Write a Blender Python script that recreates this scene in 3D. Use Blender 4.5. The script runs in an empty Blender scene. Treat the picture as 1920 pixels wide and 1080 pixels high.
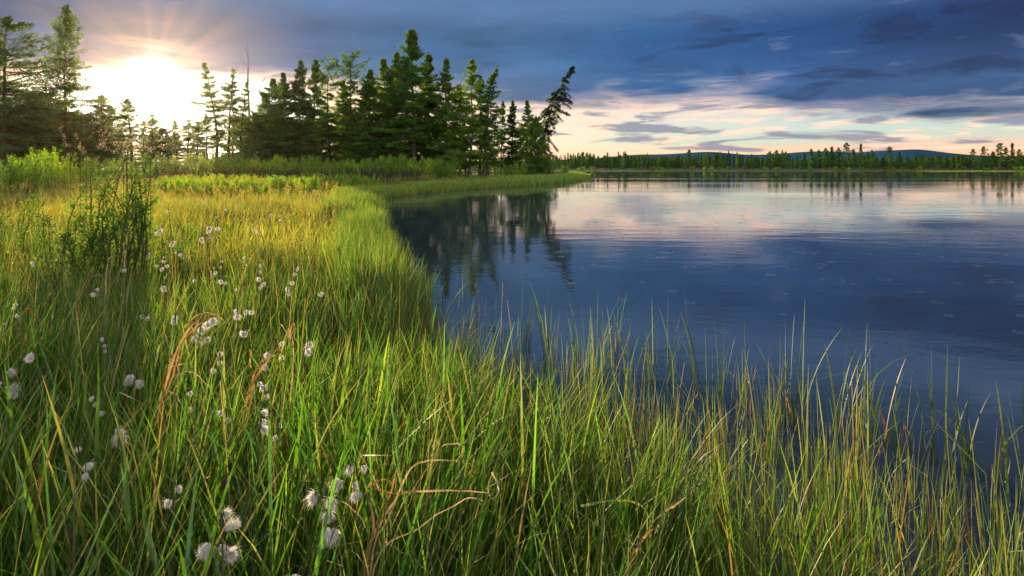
import bpy, math, random
import numpy as np
R = math.radians
rnd = random.Random(7)
HAZE = 0.00003
rng = np.random.default_rng(11)
sc = bpy.context.scene
COL = sc.collection

# ------------------------------------------------------------------ camera
F = 1066.7          # focal length in photo pixels (1920 wide)
HZ = 316.0          # horizon row in the photo
EYE = 1.3
cam_d = bpy.data.cameras.new("camera"); cam = bpy.data.objects.new("camera", cam_d); COL.objects.link(cam)
cam.location = (0, 0, EYE); cam.rotation_euler = (R(90), 0, 0)
cam_d.lens = 20.0; cam_d.sensor_width = 36.0
cam_d.shift_y = -(540 - HZ) / 1920.0
cam_d.clip_start = 0.05; cam_d.clip_end = 8000
sc.camera = cam

SUN_AZ, SUN_EL = -32.3, 7.2      # degrees, azimuth clockwise from +Y
# ------------------------------------------------------------------ sun lamp
sd = bpy.data.lights.new("sun", 'SUN'); so = bpy.data.objects.new("sun", sd); COL.objects.link(so)
sd.energy = 5.0; sd.angle = R(0.5); sd.color = (1.0, 0.76, 0.43)
sx, sy, sz = math.sin(R(SUN_AZ)) * math.cos(R(SUN_EL)), math.cos(R(SUN_AZ)) * math.cos(R(SUN_EL)), math.sin(R(SUN_EL))
from mathutils import Vector
so.rotation_euler = Vector((sx, sy, sz)).to_track_quat('Z', 'Y').to_euler()

# ------------------------------------------------------------------ render settings
sc.view_settings.view_transform = 'Standard'; sc.view_settings.look = 'None'
sc.view_settings.exposure = 1.27; sc.view_settings.gamma = 1.0
sc.render.engine = 'CYCLES'
cy = sc.cycles
cy.max_bounces = 7; cy.diffuse_bounces = 2; cy.glossy_bounces = 3; cy.transmission_bounces = 4
cy.transparent_max_bounces = 4; cy.volume_bounces = 0
cy.caustics_reflective = False; cy.caustics_refractive = False
cy.sample_clamp_indirect = 4.0
cy.use_denoising = True

def lin(c):
    return tuple((v / 255 / 12.92) if v / 255 <= .04045 else (((v / 255) + .055) / 1.055) ** 2.4 for v in c)

# ------------------------------------------------------------------ node helper
class NT:
    def __init__(s, tree): s.t = tree; s.n = tree.nodes; s.l = tree.links
    def _set(s, sock, v):
        if hasattr(v, 'is_output'): s.l.new(v, sock)
        elif v is not None:
            if isinstance(v, tuple) and len(v) == 3 and sock.type == 'RGBA': v = v + (1,)
            sock.default_value = v
    def m(s, op, a, b=None, c=None, clamp=False):
        n = s.n.new('ShaderNodeMath'); n.operation = op; n.use_clamp = clamp
        for i, v in enumerate((a, b, c)): s._set(n.inputs[i], v)
        return n.outputs[0]
    def add(s, a, b): return s.m('ADD', a, b)
    def sub(s, a, b): return s.m('SUBTRACT', a, b)
    def mul(s, a, b): return s.m('MULTIPLY', a, b)
    def sm(s, x, a, b):                      # smoothstep a->b gives 0->1
        n = s.n.new('ShaderNodeMapRange'); n.interpolation_type = 'SMOOTHSTEP'
        inv = False
        if isinstance(a, (int, float)) and isinstance(b, (int, float)) and a > b: a, b, inv = b, a, True
        s._set(n.inputs['Value'], x); s._set(n.inputs['From Min'], a); s._set(n.inputs['From Max'], b)
        n.inputs['To Min'].default_value = 1.0 if inv else 0.0
        n.inputs['To Max'].default_value = 0.0 if inv else 1.0
        return n.outputs['Result']
    def xyz(s, x, y, z=0.0):
        n = s.n.new('ShaderNodeCombineXYZ')
        for i, v in enumerate((x, y, z)): s._set(n.inputs[i], v)
        return n.outputs[0]
    def noise(s, vec, scale=1.0, detail=5.0, rough=0.55, dist=0.0, dim='3D', lac=2.0):
        n = s.n.new('ShaderNodeTexNoise'); n.noise_dimensions = dim
        s._set(n.inputs['Vector'], vec); n.inputs['Scale'].default_value = scale
        n.inputs['Detail'].default_value = detail; n.inputs['Roughness'].default_value = rough
        n.inputs['Distortion'].default_value = dist; n.inputs['Lacunarity'].default_value = lac
        return n.outputs[0]
    def mix(s, f, a, b, mode='MIX'):
        n = s.n.new('ShaderNodeMix'); n.data_type = 'RGBA'; n.blend_type = mode; n.clamp_factor = True
        s._set(n.inputs[0], f); s._set(n.inputs[6], a); s._set(n.inputs[7], b)
        return n.outputs[2]
    def ramp(s, f, stops, interp='EASE'):
        n = s.n.new('ShaderNodeValToRGB'); cr = n.color_ramp; cr.interpolation = interp
        while len(cr.elements) < len(stops): cr.elements.new(0.5)
        for e, (p, c) in zip(cr.elements, stops): e.position = p; e.color = tuple(c) + (1,)
        s._set(n.inputs[0], f)
        return n.outputs[0]
    def sep(s, v):
        n = s.n.new('ShaderNodeSeparateXYZ'); s._set(n.inputs[0], v); return n.outputs
    def vscale(s, v, k):
        n = s.n.new('ShaderNodeVectorMath'); n.operation = 'MULTIPLY'; s._set(n.inputs[0], v); s._set(n.inputs[1], k); return n.outputs[0]

# ------------------------------------------------------------------ world: evening sky
W = bpy.data.worlds.new("World"); sc.world = W; W.use_nodes = True
W.node_tree.nodes.clear(); w = NT(W.node_tree)
tc = w.n.new('ShaderNodeTexCoord').outputs['Generated']
X, Y, Z = w.sep(tc)
DEG = 180 / math.pi
az = w.mul(w.m('ARCTAN2', X, Y), DEG)
el = w.mul(w.m('ARCSINE', Z), DEG)
elp = w.m('MAXIMUM', el, 0.0)
sky = w.n.new('ShaderNodeTexSky'); sky.sky_type = 'NISHITA'; sky.sun_disc = False
sky.sun_elevation = R(SUN_EL); sky.sun_rotation = R(SUN_AZ); sky.air_density = 1.0; sky.dust_density = 1.5
nish = w.mix(1.0, sky.outputs[0], (0.10, 0.10, 0.10), 'MULTIPLY')
v1 = w.xyz(w.mul(az, 1 / 9.0), w.mul(el, 1 / 1.25))
v2 = w.xyz(w.mul(az, 1 / 26.0), w.mul(el, 1 / 6.0), 3.7)
v3 = w.xyz(w.mul(az, 1 / 5.0), w.mul(el, 1 / 0.62), 9.1)
n1 = w.noise(v1, 1.0, 6, 0.55, 0.4)
n2 = w.noise(v2, 1.0, 5, 0.5, 0.3)
n3 = w.noise(v3, 1.0, 5, 0.6, 0.5)
# clear band near the horizon
band = w.ramp(w.m('DIVIDE', elp, 8.0, clamp=True), [
    (0.0, lin((252, 200, 158))), (0.16, lin((250, 212, 176))), (0.34, lin((190, 216, 208))),
    (0.52, lin((196, 214, 216))), (0.75, lin((222, 206, 208))), (1.0, lin((196, 188, 204)))])
band = w.mix(0.22, band, nish)
warm_left = w.sm(az, 26.0, -2.0)
band = w.mix(w.mul(warm_left, 0.45), band, lin((255, 226, 190)))
pink_r = w.mul(w.sm(az, 18.0, 36.0), w.sm(elp, 3.4, 1.0))
band = w.mix(w.mul(pink_r, 0.5), band, lin((255, 188, 160)))
lit = w.mul(w.sm(n3, 0.50, 0.62), 0.85)
band = w.mix(lit, band, lin((255, 212, 190)))
grey = w.mul(w.sm(n1, 0.50, 0.60), w.sm(elp, 0.9, 1.8))
band = w.mix(w.mul(grey, 0.85), band, lin((122, 130, 154)))
# dark cloud bank above
ramp_az = w.m('DIVIDE', w.add(az, 60.0), 120.0, clamp=True)
def paz(a): return (a + 60) / 120
bank = w.ramp(ramp_az, [
    (paz(-48), lin((48, 98, 156))), (paz(-38), lin((66, 108, 152))), (paz(-27), lin((76, 108, 148))),
    (paz(-12), lin((76, 118, 162))), (paz(0), lin((74, 117, 160))), (paz(12), lin((49, 98, 148))),
    (paz(24), lin((39, 84, 138))), (paz(40), lin((30, 58, 106)))], 'LINEAR')
low = w.sm(elp, 11.5, 6.0)
bank = w.mix(w.mul(low, 0.40), bank, w.mix(w.sm(az, -8.0, 14.0), lin((166, 163, 182)), lin((92, 132, 176))))
bmod = w.add(w.mul(n2, 1.3), w.mul(n1, 0.75))
bank = w.mix(1.0, bank, w.xyz(w.sub(bmod, 0.03), w.sub(bmod, 0.02), w.add(bmod, 0.02)), 'MULTIPLY')
v4 = w.xyz(w.mul(az, 1 / 8.0), w.mul(el, 1 / 2.2), 21.3)
n4 = w.noise(v4, 1.0, 6, 0.55, 0.6)
bmod4 = w.add(0.62, w.mul(n4, 0.76))
bank = w.mix(1.0, bank, w.xyz(bmod4, bmod4, bmod4), 'MULTIPLY')
darkp = w.mul(w.mul(w.sm(n4, 0.53, 0.66), w.sm(az, 2.0, 20.0)), 0.55)
bank = w.mix(darkp, bank, lin((24, 34, 66)))
litp = w.mul(w.mul(w.sm(n4, 0.45, 0.36), w.sm(az, 0.0, 14.0)), 0.40)
bank = w.mix(litp, bank, lin((120, 140, 180)))
bank = w.mix(0.14, bank, lin((92, 102, 122)))
edge = w.sub(w.add(7.7, w.mul(w.sub(n2, 0.5), 9.0)), w.mul(w.m('MAXIMUM', w.add(az, 6.0), 0.0), 0.055))
edge = w.add(edge, w.mul(w.sub(n1, 0.5), 4.2))
bk = w.sm(w.sub(el, edge), -0.9, 1.1)
band = w.mix(1.0, band, (1.34, 1.27, 1.20), 'MULTIPLY')
col = w.mix(bk, band, bank)
# sun glow, white gap under the cloud and the rays fanning up from it
dxs = w.sub(az, -32.3); dys = w.sub(el, 8.1)
rr = w.m('SQRT', w.add(w.mul(dxs, dxs), w.mul(w.mul(dys, dys), 1.15)))
ang = w.m('ARCTAN2', dxs, dys)
ray = w.noise(w.xyz(w.mul(ang, 4.6), w.mul(rr, 0.015), 5.5), 1.0, 2, 0.5)
rayf = w.mul(w.mul(w.sm(ray, 0.40, 0.68), w.sm(rr, 13.0, 0.5)), w.sm(w.m('ABSOLUTE', ang), 1.9, 1.0))
wide = w.sm(rr, 15.0, 0.0)
col = w.mix(w.mul(wide, 0.22), col, lin((186, 166, 172)))
col = w.mix(w.mul(rayf, 0.26), col, lin((240, 206, 196)))
peach = w.mul(w.sm(rr, 6.0, 1.0), w.sm(n1, 0.38, 0.62))
col = w.mix(w.mul(peach, 0.75), col, lin((255, 216, 190)))
ex = w.m('DIVIDE', w.sub(az, -30.0), 12.0); ey = w.m('DIVIDE', w.sub(el, 4.9), 4.4)
er = w.m('SQRT', w.add(w.mul(ex, ex), w.mul(ey, ey)))
er = w.add(er, w.mul(w.sub(n1, 0.5), 0.35))
gap = w.mul(w.sm(er, 1.1, 0.8), w.sm(w.add(el, w.mul(w.sub(n1, 0.5), 1.6)), 8.6, 7.7))
halo = w.sm(er, 1.9, 0.9)
col = w.mix(w.mul(w.mul(halo, 0.75), w.sm(el, 9.0, 6.8)), col, (1.15, 0.78, 0.50))
col = w.mix(gap, col, (2.6, 2.35, 1.95))
core = w.mul(w.sm(w.add(rr, w.mul(w.sub(n3, 0.5), 2.2)), 2.6, 0.2), 0.9)
col = w.mix(core, col, (2.4, 2.0, 1.55))
# sky brightened overhead and behind, out of view: added fill for the shade
back = w.mul(w.sm(w.m('ABSOLUTE', az), 65.0, 110.0), w.sm(el, -2.0, 4.0))
mid = w.sm(el, 12.5, 16.0)
col = w.mix(w.mul(w.mul(mid, w.sm(el, 24.0, 15.0)), 0.5), col, lin((112, 146, 192)))  # band of sky brightened for its reflection in the lake
lowhi = w.sm(el, 15.5, 24.0)
col = w.mix(w.mul(lowhi, 0.9), col, lin((36, 44, 72)))  # sky above that band darkened so the near water reflects dark
high = w.sm(el, 42.0, 66.0)
fill = w.m('MAXIMUM', back, high)
hi2 = w.mul(w.sm(el, 30.0, 60.0), 0.62)
fillc = w.mix(0.25, w.mix(w.sm(n2, .4, .6), (1.4, 1.42, 1.46), (2.0, 1.95, 1.85)), nish)
fillc = w.mix(hi2, fillc, (.10, .12, .17))
col = w.mix(fill, col, fillc)
bg = w.n.new('ShaderNodeBackground'); w.l.new(col, bg.inputs[0]); bg.inputs[1].default_value = 0.425
wo = w.n.new('ShaderNodeOutputWorld'); w.l.new(bg.outputs[0], wo.inputs[0])
W.cycles.sampling_method = 'MANUAL'; W.cycles.sample_map_resolution = 1024

# ------------------------------------------------------------------ materials
def new_mat(name):
    m = bpy.data.materials.new(name); m.use_nodes = True; m.node_tree.nodes.clear(); return m, NT(m.node_tree)
def attr(k, name='Col'):
    n = k.n.new('ShaderNodeAttribute'); n.attribute_name = name; return n.outputs[0]
def leaf_mat(name, trans=0.45, gloss=0.06, rough=0.35, nscale=0.0, tint=None, tsat=(1.15, 1.1, 0.55)):
    m, k = new_mat(name)
    c = attr(k)
    if nscale:
        g = k.n.new('ShaderNodeNewGeometry').outputs['Position']
        nn = k.noise(g, nscale, 3, 0.6)
        f = k.add(k.mul(nn, 0.9), 0.55)
        c = k.mix(1.0, c, k.xyz(f, f, f), 'MULTIPLY')
    d = k.n.new('ShaderNodeBsdfDiffuse'); k.l.new(c, d.inputs[0])
    t = k.n.new('ShaderNodeBsdfTranslucent'); k.l.new(k.mix(1.0, c, tsat, 'MULTIPLY'), t.inputs[0])
    mx = k.n.new('ShaderNodeMixShader'); mx.inputs[0].default_value = trans
    k.l.new(d.outputs[0], mx.inputs[1]); k.l.new(t.outputs[0], mx.inputs[2])
    g = k.n.new('ShaderNodeBsdfGlossy'); g.inputs['Roughness'].default_value = rough; g.inputs[0].default_value = (.9, .9, .85, 1)
    mx2 = k.n.new('ShaderNodeMixShader'); mx2.inputs[0].default_value = gloss
    k.l.new(mx.outputs[0], mx2.inputs[1]); k.l.new(g.outputs[0], mx2.inputs[2])
    o = k.n.new('ShaderNodeOutputMaterial'); k.l.new(mx2.outputs[0], o.inputs[0])
    return m
M = {}
M['grass'] = leaf_mat('grass_blades', 0.58, 0.05, 0.5)
M['reed'] = leaf_mat('reed_blades', 0.5, 0.05, 0.5)
M['dry'] = leaf_mat('dry_leaf', 0.35, 0.05, 0.4, 60.0, tsat=(1.1, .95, .7))
M['needles'] = leaf_mat('conifer_needles', 0.52, 0.02, 0.5, tsat=(1.35, 1.15, .45))
M['shrub'] = leaf_mat('shrub_leaves', 0.6, 0.03, 0.45)
M['cotton'] = leaf_mat('cotton_hair', 0.62, 0.0, 0.5, tsat=(1, 1, 1))
def bark(name, a, b, scale):
    m, k = new_mat(name)
    g = k.n.new('ShaderNodeTexCoord').outputs['Object']
    nn = k.noise(k.vscale(g, (1, 1, .25)), scale, 5, .65)
    c = k.mix(k.sm(nn, .35, .65), a, b)
    p = k.n.new('ShaderNodeBsdfPrincipled'); k.l.new(c, p.inputs['Base Color']); p.inputs['Roughness'].default_value = .9
    bp = k.n.new('ShaderNodeBump'); bp.inputs['Strength'].default_value = .6; bp.inputs['Distance'].default_value = .03
    k.l.new(nn, bp.inputs['Height']); k.l.new(bp.outputs[0], p.inputs['Normal'])
    o = k.n.new('ShaderNodeOutputMaterial'); k.l.new(p.outputs[0], o.inputs[0]); return m
M['bark'] = bark('larch_bark', (.035, .024, .017), (.10, .062, .04), 9)
M['dead'] = bark('dead_wood', (.06, .05, .045), (.16, .13, .11), 12)
M['stem'] = bark('plant_stem', (.05, .04, .02), (.10, .10, .035), 60)
# ground
def ground_material():
    m, k = new_mat('wet_meadow_soil')
    g = k.n.new('ShaderNodeNewGeometry').outputs['Position']
    a = k.noise(g, 0.35, 6, .6); b = k.noise(g, 9.0, 5, .65); c3 = k.noise(g, 0.045, 4, .6)
    soil = k.mix(k.sm(b, .35, .65), (.012, .012, .006), (.035, .03, .014))
    grass = k.mix(k.sm(a, .35, .68), (.055, .085, .014), (.13, .125, .028))
    grass = k.mix(k.mul(k.sm(c3, .5, .62), .6), grass, (.17, .14, .04))
    dist = k.m('SQRT', k.add(k.mul(k.sep(g)[0], k.sep(g)[0]), k.mul(k.sep(g)[1], k.sep(g)[1])))
    f = k.sm(dist, 14.0, 45.0)                      # bare peat under the tall near sedge, short turf further out
    c = k.mix(f, soil, grass)
    p = k.n.new('ShaderNodeBsdfPrincipled'); k.l.new(c, p.inputs['Base Color']); p.inputs['Roughness'].default_value = .95
    p.inputs['Specular IOR Level'].default_value = .1
    o = k.n.new('ShaderNodeOutputMaterial'); k.l.new(p.outputs[0], o.inputs[0]); return m
M['ground'] = ground_material()
def water_material():
    m, k = new_mat('lake_water')
    g = k.n.new('ShaderNodeNewGeometry').outputs['Position']
    x, y, z = k.sep(g)
    p2 = k.xyz(x, y)
    dist = k.m('SQRT', k.add(k.mul(x, x), k.mul(y, y)))
    swell = k.noise(k.xyz(k.mul(x, .5), k.mul(y, 1.0)), 1.6, 3, .5)
    fine = k.noise(k.xyz(k.mul(x, .6), k.mul(y, 1.0)), 11.0, 3, .55)
    wind = k.sm(k.noise(k.xyz(k.mul(x, .012), k.mul(y, .09), 4.0), 1.0, 4, .6), .42, .66)
    wind = k.add(.35, k.mul(wind, 1.3))
    h = k.mul(k.add(k.mul(swell, .0060), k.mul(fine, .0010)), wind)
    # rings left by single rain drops
    hh = h
    for sc_, seed, rmin, rvar, keep in ((1.0, 0.0, .03, .09, .60), (2.1, 31.0, .012, .04, .66)):
        v = k.n.new('ShaderNodeTexVoronoi'); v.voronoi_dimensions = '2D'; v.inputs['Scale'].default_value = sc_
        v.inputs['Randomness'].default_value = .8
        k.l.new(k.xyz(k.add(x, seed), k.add(y, seed)), v.inputs['Vector'])
        cr, cg, cb = k.sep(v.outputs['Color'])
        r = k.m('DIVIDE', v.outputs['Distance'], sc_)
        rad = k.add(rmin, k.mul(cr, rvar))
        dr = k.sub(r, rad)
        wv = k.m('COSINE', k.mul(dr, 2 * math.pi / .020))
        en = k.m('EXPONENT', k.mul(k.mul(dr, dr), -1 / (.011 ** 2)))
        hh = k.add(hh, k.mul(k.mul(k.mul(wv, en), k.mul(k.m('GREATER_THAN', cg, keep), k.add(.15, k.mul(cb, .85)))), .0011))
    bp = k.n.new('ShaderNodeBump'); bp.inputs['Strength'].default_value = 1.0; bp.inputs['Distance'].default_value = 1.0
    k.l.new(hh, bp.inputs['Height'])
    p = k.n.new('ShaderNodeBsdfPrincipled')
    p.inputs['Base Color'].default_value = (.022, .039, .066, 1)
    p.inputs['IOR'].default_value = 2.8
    k.l.new(k.add(.015, k.mul(wind, .008)), p.inputs['Roughness'])
    k.l.new(bp.outputs[0], p.inputs['Normal'])
    o = k.n.new('ShaderNodeOutputMaterial'); k.l.new(p.outputs[0], o.inputs[0]); return m
M['water'] = water_material()
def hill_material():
    m, k = new_mat('haze_tinted_hill')
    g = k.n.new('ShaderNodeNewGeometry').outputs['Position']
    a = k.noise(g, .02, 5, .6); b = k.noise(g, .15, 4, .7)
    c = k.mix(k.sm(k.add(k.mul(a, .6), k.mul(b, .4)), .4, .6), (.020, .072, .135), (.028, .088, .155))  # haze of distance put into the base colour as blue
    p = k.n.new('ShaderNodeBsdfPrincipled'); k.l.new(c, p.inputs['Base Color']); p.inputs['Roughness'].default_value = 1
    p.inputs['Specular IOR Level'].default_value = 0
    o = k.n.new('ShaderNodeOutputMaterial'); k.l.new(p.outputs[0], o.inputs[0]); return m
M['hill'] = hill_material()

# ------------------------------------------------------------------ mesh helpers
class Acc:
    """collects quads (numpy) with per-vertex colour and material slot"""
    def __init__(s): s.v = []; s.f = []; s.c = []; s.m = []; s.n = 0
    def add(s, v, f, c=(.5, .5, .5), mi=0):
        v = np.asarray(v, np.float32).reshape(-1, 3); f = np.asarray(f, np.int64).reshape(-1, 4)
        c = np.asarray(c, np.float32)
        if c.ndim == 1: c = np.broadcast_to(c, (len(v), 3))
        s.v.append(v); s.f.append(f + s.n); s.c.append(c.reshape(-1, 3)); s.m.append(np.full(len(f), mi, np.int32)); s.n += len(v)
    def mesh(s, name, mats, smooth=False):
        v = np.concatenate(s.v); f = np.concatenate(s.f); c = np.concatenate(s.c); mi = np.concatenate(s.m)
        me = bpy.data.meshes.new(name)
        me.vertices.add(len(v)); me.vertices.foreach_set('co', v.ravel())
        me.loops.add(f.size); me.loops.foreach_set('vertex_index', f.ravel().astype(np.int32))
        me.polygons.add(len(f)); me.polygons.foreach_set('loop_start', np.arange(0, f.size, 4, dtype=np.int32))
        me.polygons.foreach_set('material_index', mi)
        if smooth: me.polygons.foreach_set('use_smooth', np.ones(len(f), bool))
        for mt in mats: me.materials.append(mt)
        ca = me.color_attributes.new('Col', 'FLOAT_COLOR', 'POINT')
        ca.data.foreach_set('color', np.concatenate([c, np.ones((len(c), 1), np.float32)], 1).ravel())
        me.update(calc_edges=True)
        return me
def link(name, data, parent=None, **kw):
    o = bpy.data.objects.new(name, data); COL.objects.link(o)
    if parent: o.parent = parent
    for k_, v_ in kw.items():
        if v_ is not None: o[k_] = v_
    return o
def put(o, loc, rz=0.0, sc_=None):
    o.location = loc; o.rotation_euler = (0, 0, rz)
    if sc_ is not None: o.scale = sc_
    return o
def norm(a): return a / np.maximum(np.linalg.norm(a, axis=-1, keepdims=True), 1e-9)

def tube(acc, pts, rad, sides=6, col=(.1, .07, .05), mi=0):
    pts = np.asarray(pts, float); n = len(pts); rad = np.broadcast_to(np.asarray(rad, float), (n,))
    tg = norm(np.gradient(pts, axis=0))
    ref = np.where(np.abs(tg[:, 2:3]) > .9, np.array([[1., 0, 0]]), np.array([[0., 0, 1]]))
    a = norm(np.cross(tg, ref)); b = np.cross(tg, a)
    th = np.arange(sides) / sides * 2 * math.pi
    ring = pts[:, None] + rad[:, None, None] * (np.cos(th)[None, :, None] * a[:, None] + np.sin(th)[None, :, None] * b[:, None])
    i = np.arange(n - 1)[:, None] * sides; j = np.arange(sides)[None]; j2 = (j + 1) % sides
    f = np.stack([i + j, i + j2, i + sides + j2, i + sides + j], -1).reshape(-1, 4)
    acc.add(ring.reshape(-1, 3), f, col, mi)

def sprays(acc, P, D, L, Wd, col, r, mi=0, flat=None):
    """leaf-sized diamonds at P pointing along D"""
    n = len(P); D = norm(D)
    q = r.normal(size=(n, 3)) if flat is None else flat + r.normal(size=(n, 3)) * .5
    S = norm(np.cross(D, q))
    L = np.broadcast_to(L, (n,))[:, None]; Wd = np.broadcast_to(Wd, (n,))[:, None]
    v = np.stack([P - D * L * .5, P + S * Wd * .5 - D * L * .08, P + D * L * .5, P - S * Wd * .5 - D * L * .08], 1)
    f = np.arange(n * 4).reshape(n, 4)
    acc.add(v.reshape(-1, 3), f, np.repeat(np.broadcast_to(col, (n, 3)), 4, 0), mi)

def blades(acc, B, L, Wd, azm, tilt, bend, c0, c1, seg=5, twist=None, kt=None, ka=None, mi=0, power=1.6, tip=.06):
    """ribbon blades growing from base points B; c0 base colour, c1 tip colour"""
    n = len(B)
    t = np.linspace(0, 1, seg + 1); tm = (t[1:] + t[:-1]) / 2
    ang = tilt[:, None] + bend[:, None] * tm[None] ** power
    if kt is not None: ang = ang + np.where(tm[None] > kt[:, None], ka[:, None], 0)
    st = (L / seg)[:, None]
    zz = np.concatenate([np.zeros((n, 1)), np.cumsum(np.cos(ang) * st, 1)], 1)
    rr_ = np.concatenate([np.zeros((n, 1)), np.cumsum(np.sin(ang) * st, 1)], 1)
    ca, sa = np.cos(azm)[:, None], np.sin(azm)[:, None]
    C = np.stack([B[:, :1] + rr_ * ca, B[:, 1:2] + rr_ * sa, B[:, 2:3] + zz], -1)
    if twist is None: twist = rng.uniform(-1.2, 1.2, n)
    tw = (azm + math.pi / 2 + twist)[:, None] + np.linspace(0, 1, seg + 1)[None] * rng.uniform(-.8, .8, n)[:, None]
    S = np.stack([np.cos(tw), np.sin(tw), np.zeros_like(tw)], -1)
    pr = np.interp(t, [0, .25, .6, .85, 1], [.65, 1, .85, .5, tip])
    off = S * (Wd[:, None] * pr[None] * .5)[..., None]
    V = np.stack([C - off, C + off], 2)                     # n, seg+1, 2, 3
    base = (np.arange(n) * (seg + 1) * 2)[:, None]; k = (np.arange(seg) * 2)[None]
    f = np.stack([base + k, base + k + 1, base + k + 3, base + k + 2], -1).reshape(-1, 4)
    cc = c0[:, None] * (1 - t[None, :, None]) + c1[:, None] * t[None, :, None]
    acc.add(V.reshape(-1, 3), f, np.repeat(cc[:, :, None], 2, 2).reshape(-1, 3), mi)
    return C

# ------------------------------------------------------------------ terrain
LAKE = np.array([(.49, 1.81), (.30, 2.05), (.09, 2.37), (-.10, 2.75), (-.32, 3.12), (-.80, 4.28), (-1.28, 5.68), (-1.83, 7.5), (-2.8, 11.2),
    (-4.2, 16.5), (-5.9, 22.2), (-6.1, 24.4), (-5.4, 28.5), (-4.0, 33.5), (-1.6, 38.5), (.8, 43), (3.4, 50), (6.6, 61), (9.3, 75), (11.4, 91), (8.5, 99), (3, 110), (-6, 126), (-30, 142), (-80, 170), (-220, 205),
    (-420, 230), (-430, 262), (-200, 285), (-60, 280), (40, 276), (110, 278), (200, 281), (300, 286), (460, 280), (560, 200), (540, 60),
    (300, -70), (120, -34), (30, -12), (8, -3.4), (4, -1.2), (2, .55), (1.0, 1.25)], float)
def sdist(x, y):
    """signed distance to the shore: positive on land"""
    x = np.asarray(x, float); y = np.asarray(y, float)
    p = np.stack([x.ravel(), y.ravel()], 1)
    best = np.full(len(p), 1e18); ins = np.zeros(len(p), bool)
    A = LAKE; Bq = np.roll(LAKE, -1, 0)
    for a, b in zip(A, Bq):
        e = b - a; q = p - a
        t = np.clip((q @ e) / (e @ e), 0, 1)
        d2 = ((q - t[:, None] * e) ** 2).sum(1); best = np.minimum(best, d2)
        c1 = (a[1] > p[:, 1]) != (b[1] > p[:, 1])
        with np.errstate(divide='ignore', invalid='ignore'):
            xi = (b[0] - a[0]) * (p[:, 1] - a[1]) / (b[1] - a[1] if b[1] != a[1] else 1e-9) + a[0]
        ins ^= c1 & (p[:, 0] < xi)
    d = np.sqrt(best)
    return np.where(ins, -d, d).reshape(x.shape)
def gz(x, y):
    x = np.asarray(x, float); y = np.asarray(y, float)
    s = sdist(x, y); l = np.maximum(s, 0)
    z = .06 + .14 * (1 - np.exp(-l / 1.5)) + .75 * np.clip((l - 9) / 60, 0, 1) ** 1.2
    bump = .05 * np.sin(x * 1.7 + 1.3 * np.sin(y * .9)) * np.sin(y * 1.3 + .8 * np.sin(x * 1.1)) * np.minimum(1, l / 2)
    z = z + bump
    return np.where(s > 0, z, np.maximum(.06 + s * .45, -.8))
def G(x, y): return float(gz(np.array([x]), np.array([y]))[0])
def at(px, py, d):
    """point at depth d seen at photo pixel px, py"""
    return np.array([(px - 960) / F * d, d, EYE - (py - HZ) / F * d])
def colx(px, d): return (px - 960) / F * d

nr, na = 230, 720
rad = np.concatenate([[0.0], np.geomspace(.25, 2400, nr - 1)])
th = np.arange(na) / na * 2 * math.pi
RX = rad[:, None] * np.sin(th)[None]; RY = rad[:, None] * np.cos(th)[None]
RZ = gz(RX, RY)
acc = Acc()
i = np.arange(nr - 1)[:, None] * na; j = np.arange(na)[None]; j2 = (j + 1) % na
acc.add(np.stack([RX, RY, RZ], -1).reshape(-1, 3), np.stack([i + j, i + na + j, i + na + j2, i + j2], -1).reshape(-1, 4))
link('ground', acc.mesh('ground', [M['ground']], True), kind='structure')
acc = Acc(); acc.add([(-800, -300, 0), (900, -300, 0), (900, 420, 0), (-800, 420, 0)], [(0, 1, 2, 3)])
link('water', acc.mesh('water', [M['water']]), kind='structure')

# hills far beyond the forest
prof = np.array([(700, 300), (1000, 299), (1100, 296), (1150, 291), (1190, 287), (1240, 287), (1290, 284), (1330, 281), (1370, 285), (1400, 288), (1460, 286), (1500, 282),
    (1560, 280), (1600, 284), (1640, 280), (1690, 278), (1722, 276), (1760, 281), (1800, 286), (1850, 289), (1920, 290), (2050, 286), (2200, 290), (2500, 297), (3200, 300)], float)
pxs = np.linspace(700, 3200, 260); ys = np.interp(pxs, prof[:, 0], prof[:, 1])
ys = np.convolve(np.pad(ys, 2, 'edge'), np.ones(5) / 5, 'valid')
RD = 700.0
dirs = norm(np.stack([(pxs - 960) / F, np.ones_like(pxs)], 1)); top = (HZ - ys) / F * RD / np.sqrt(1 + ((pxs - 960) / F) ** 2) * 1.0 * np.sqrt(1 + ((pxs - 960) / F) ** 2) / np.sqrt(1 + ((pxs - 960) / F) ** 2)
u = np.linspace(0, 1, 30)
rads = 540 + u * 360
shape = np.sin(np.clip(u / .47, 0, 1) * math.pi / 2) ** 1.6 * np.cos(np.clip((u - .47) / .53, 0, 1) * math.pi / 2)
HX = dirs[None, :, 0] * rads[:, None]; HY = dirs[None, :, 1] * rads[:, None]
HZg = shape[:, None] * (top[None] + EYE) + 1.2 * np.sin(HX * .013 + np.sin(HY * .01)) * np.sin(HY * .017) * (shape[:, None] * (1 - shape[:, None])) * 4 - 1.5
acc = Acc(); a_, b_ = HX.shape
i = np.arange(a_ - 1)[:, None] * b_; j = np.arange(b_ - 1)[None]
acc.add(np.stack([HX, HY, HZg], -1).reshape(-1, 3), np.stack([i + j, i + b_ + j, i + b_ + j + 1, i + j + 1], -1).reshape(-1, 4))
link('hills', acc.mesh('hills', [M['hill']], True), kind='structure')

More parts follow.
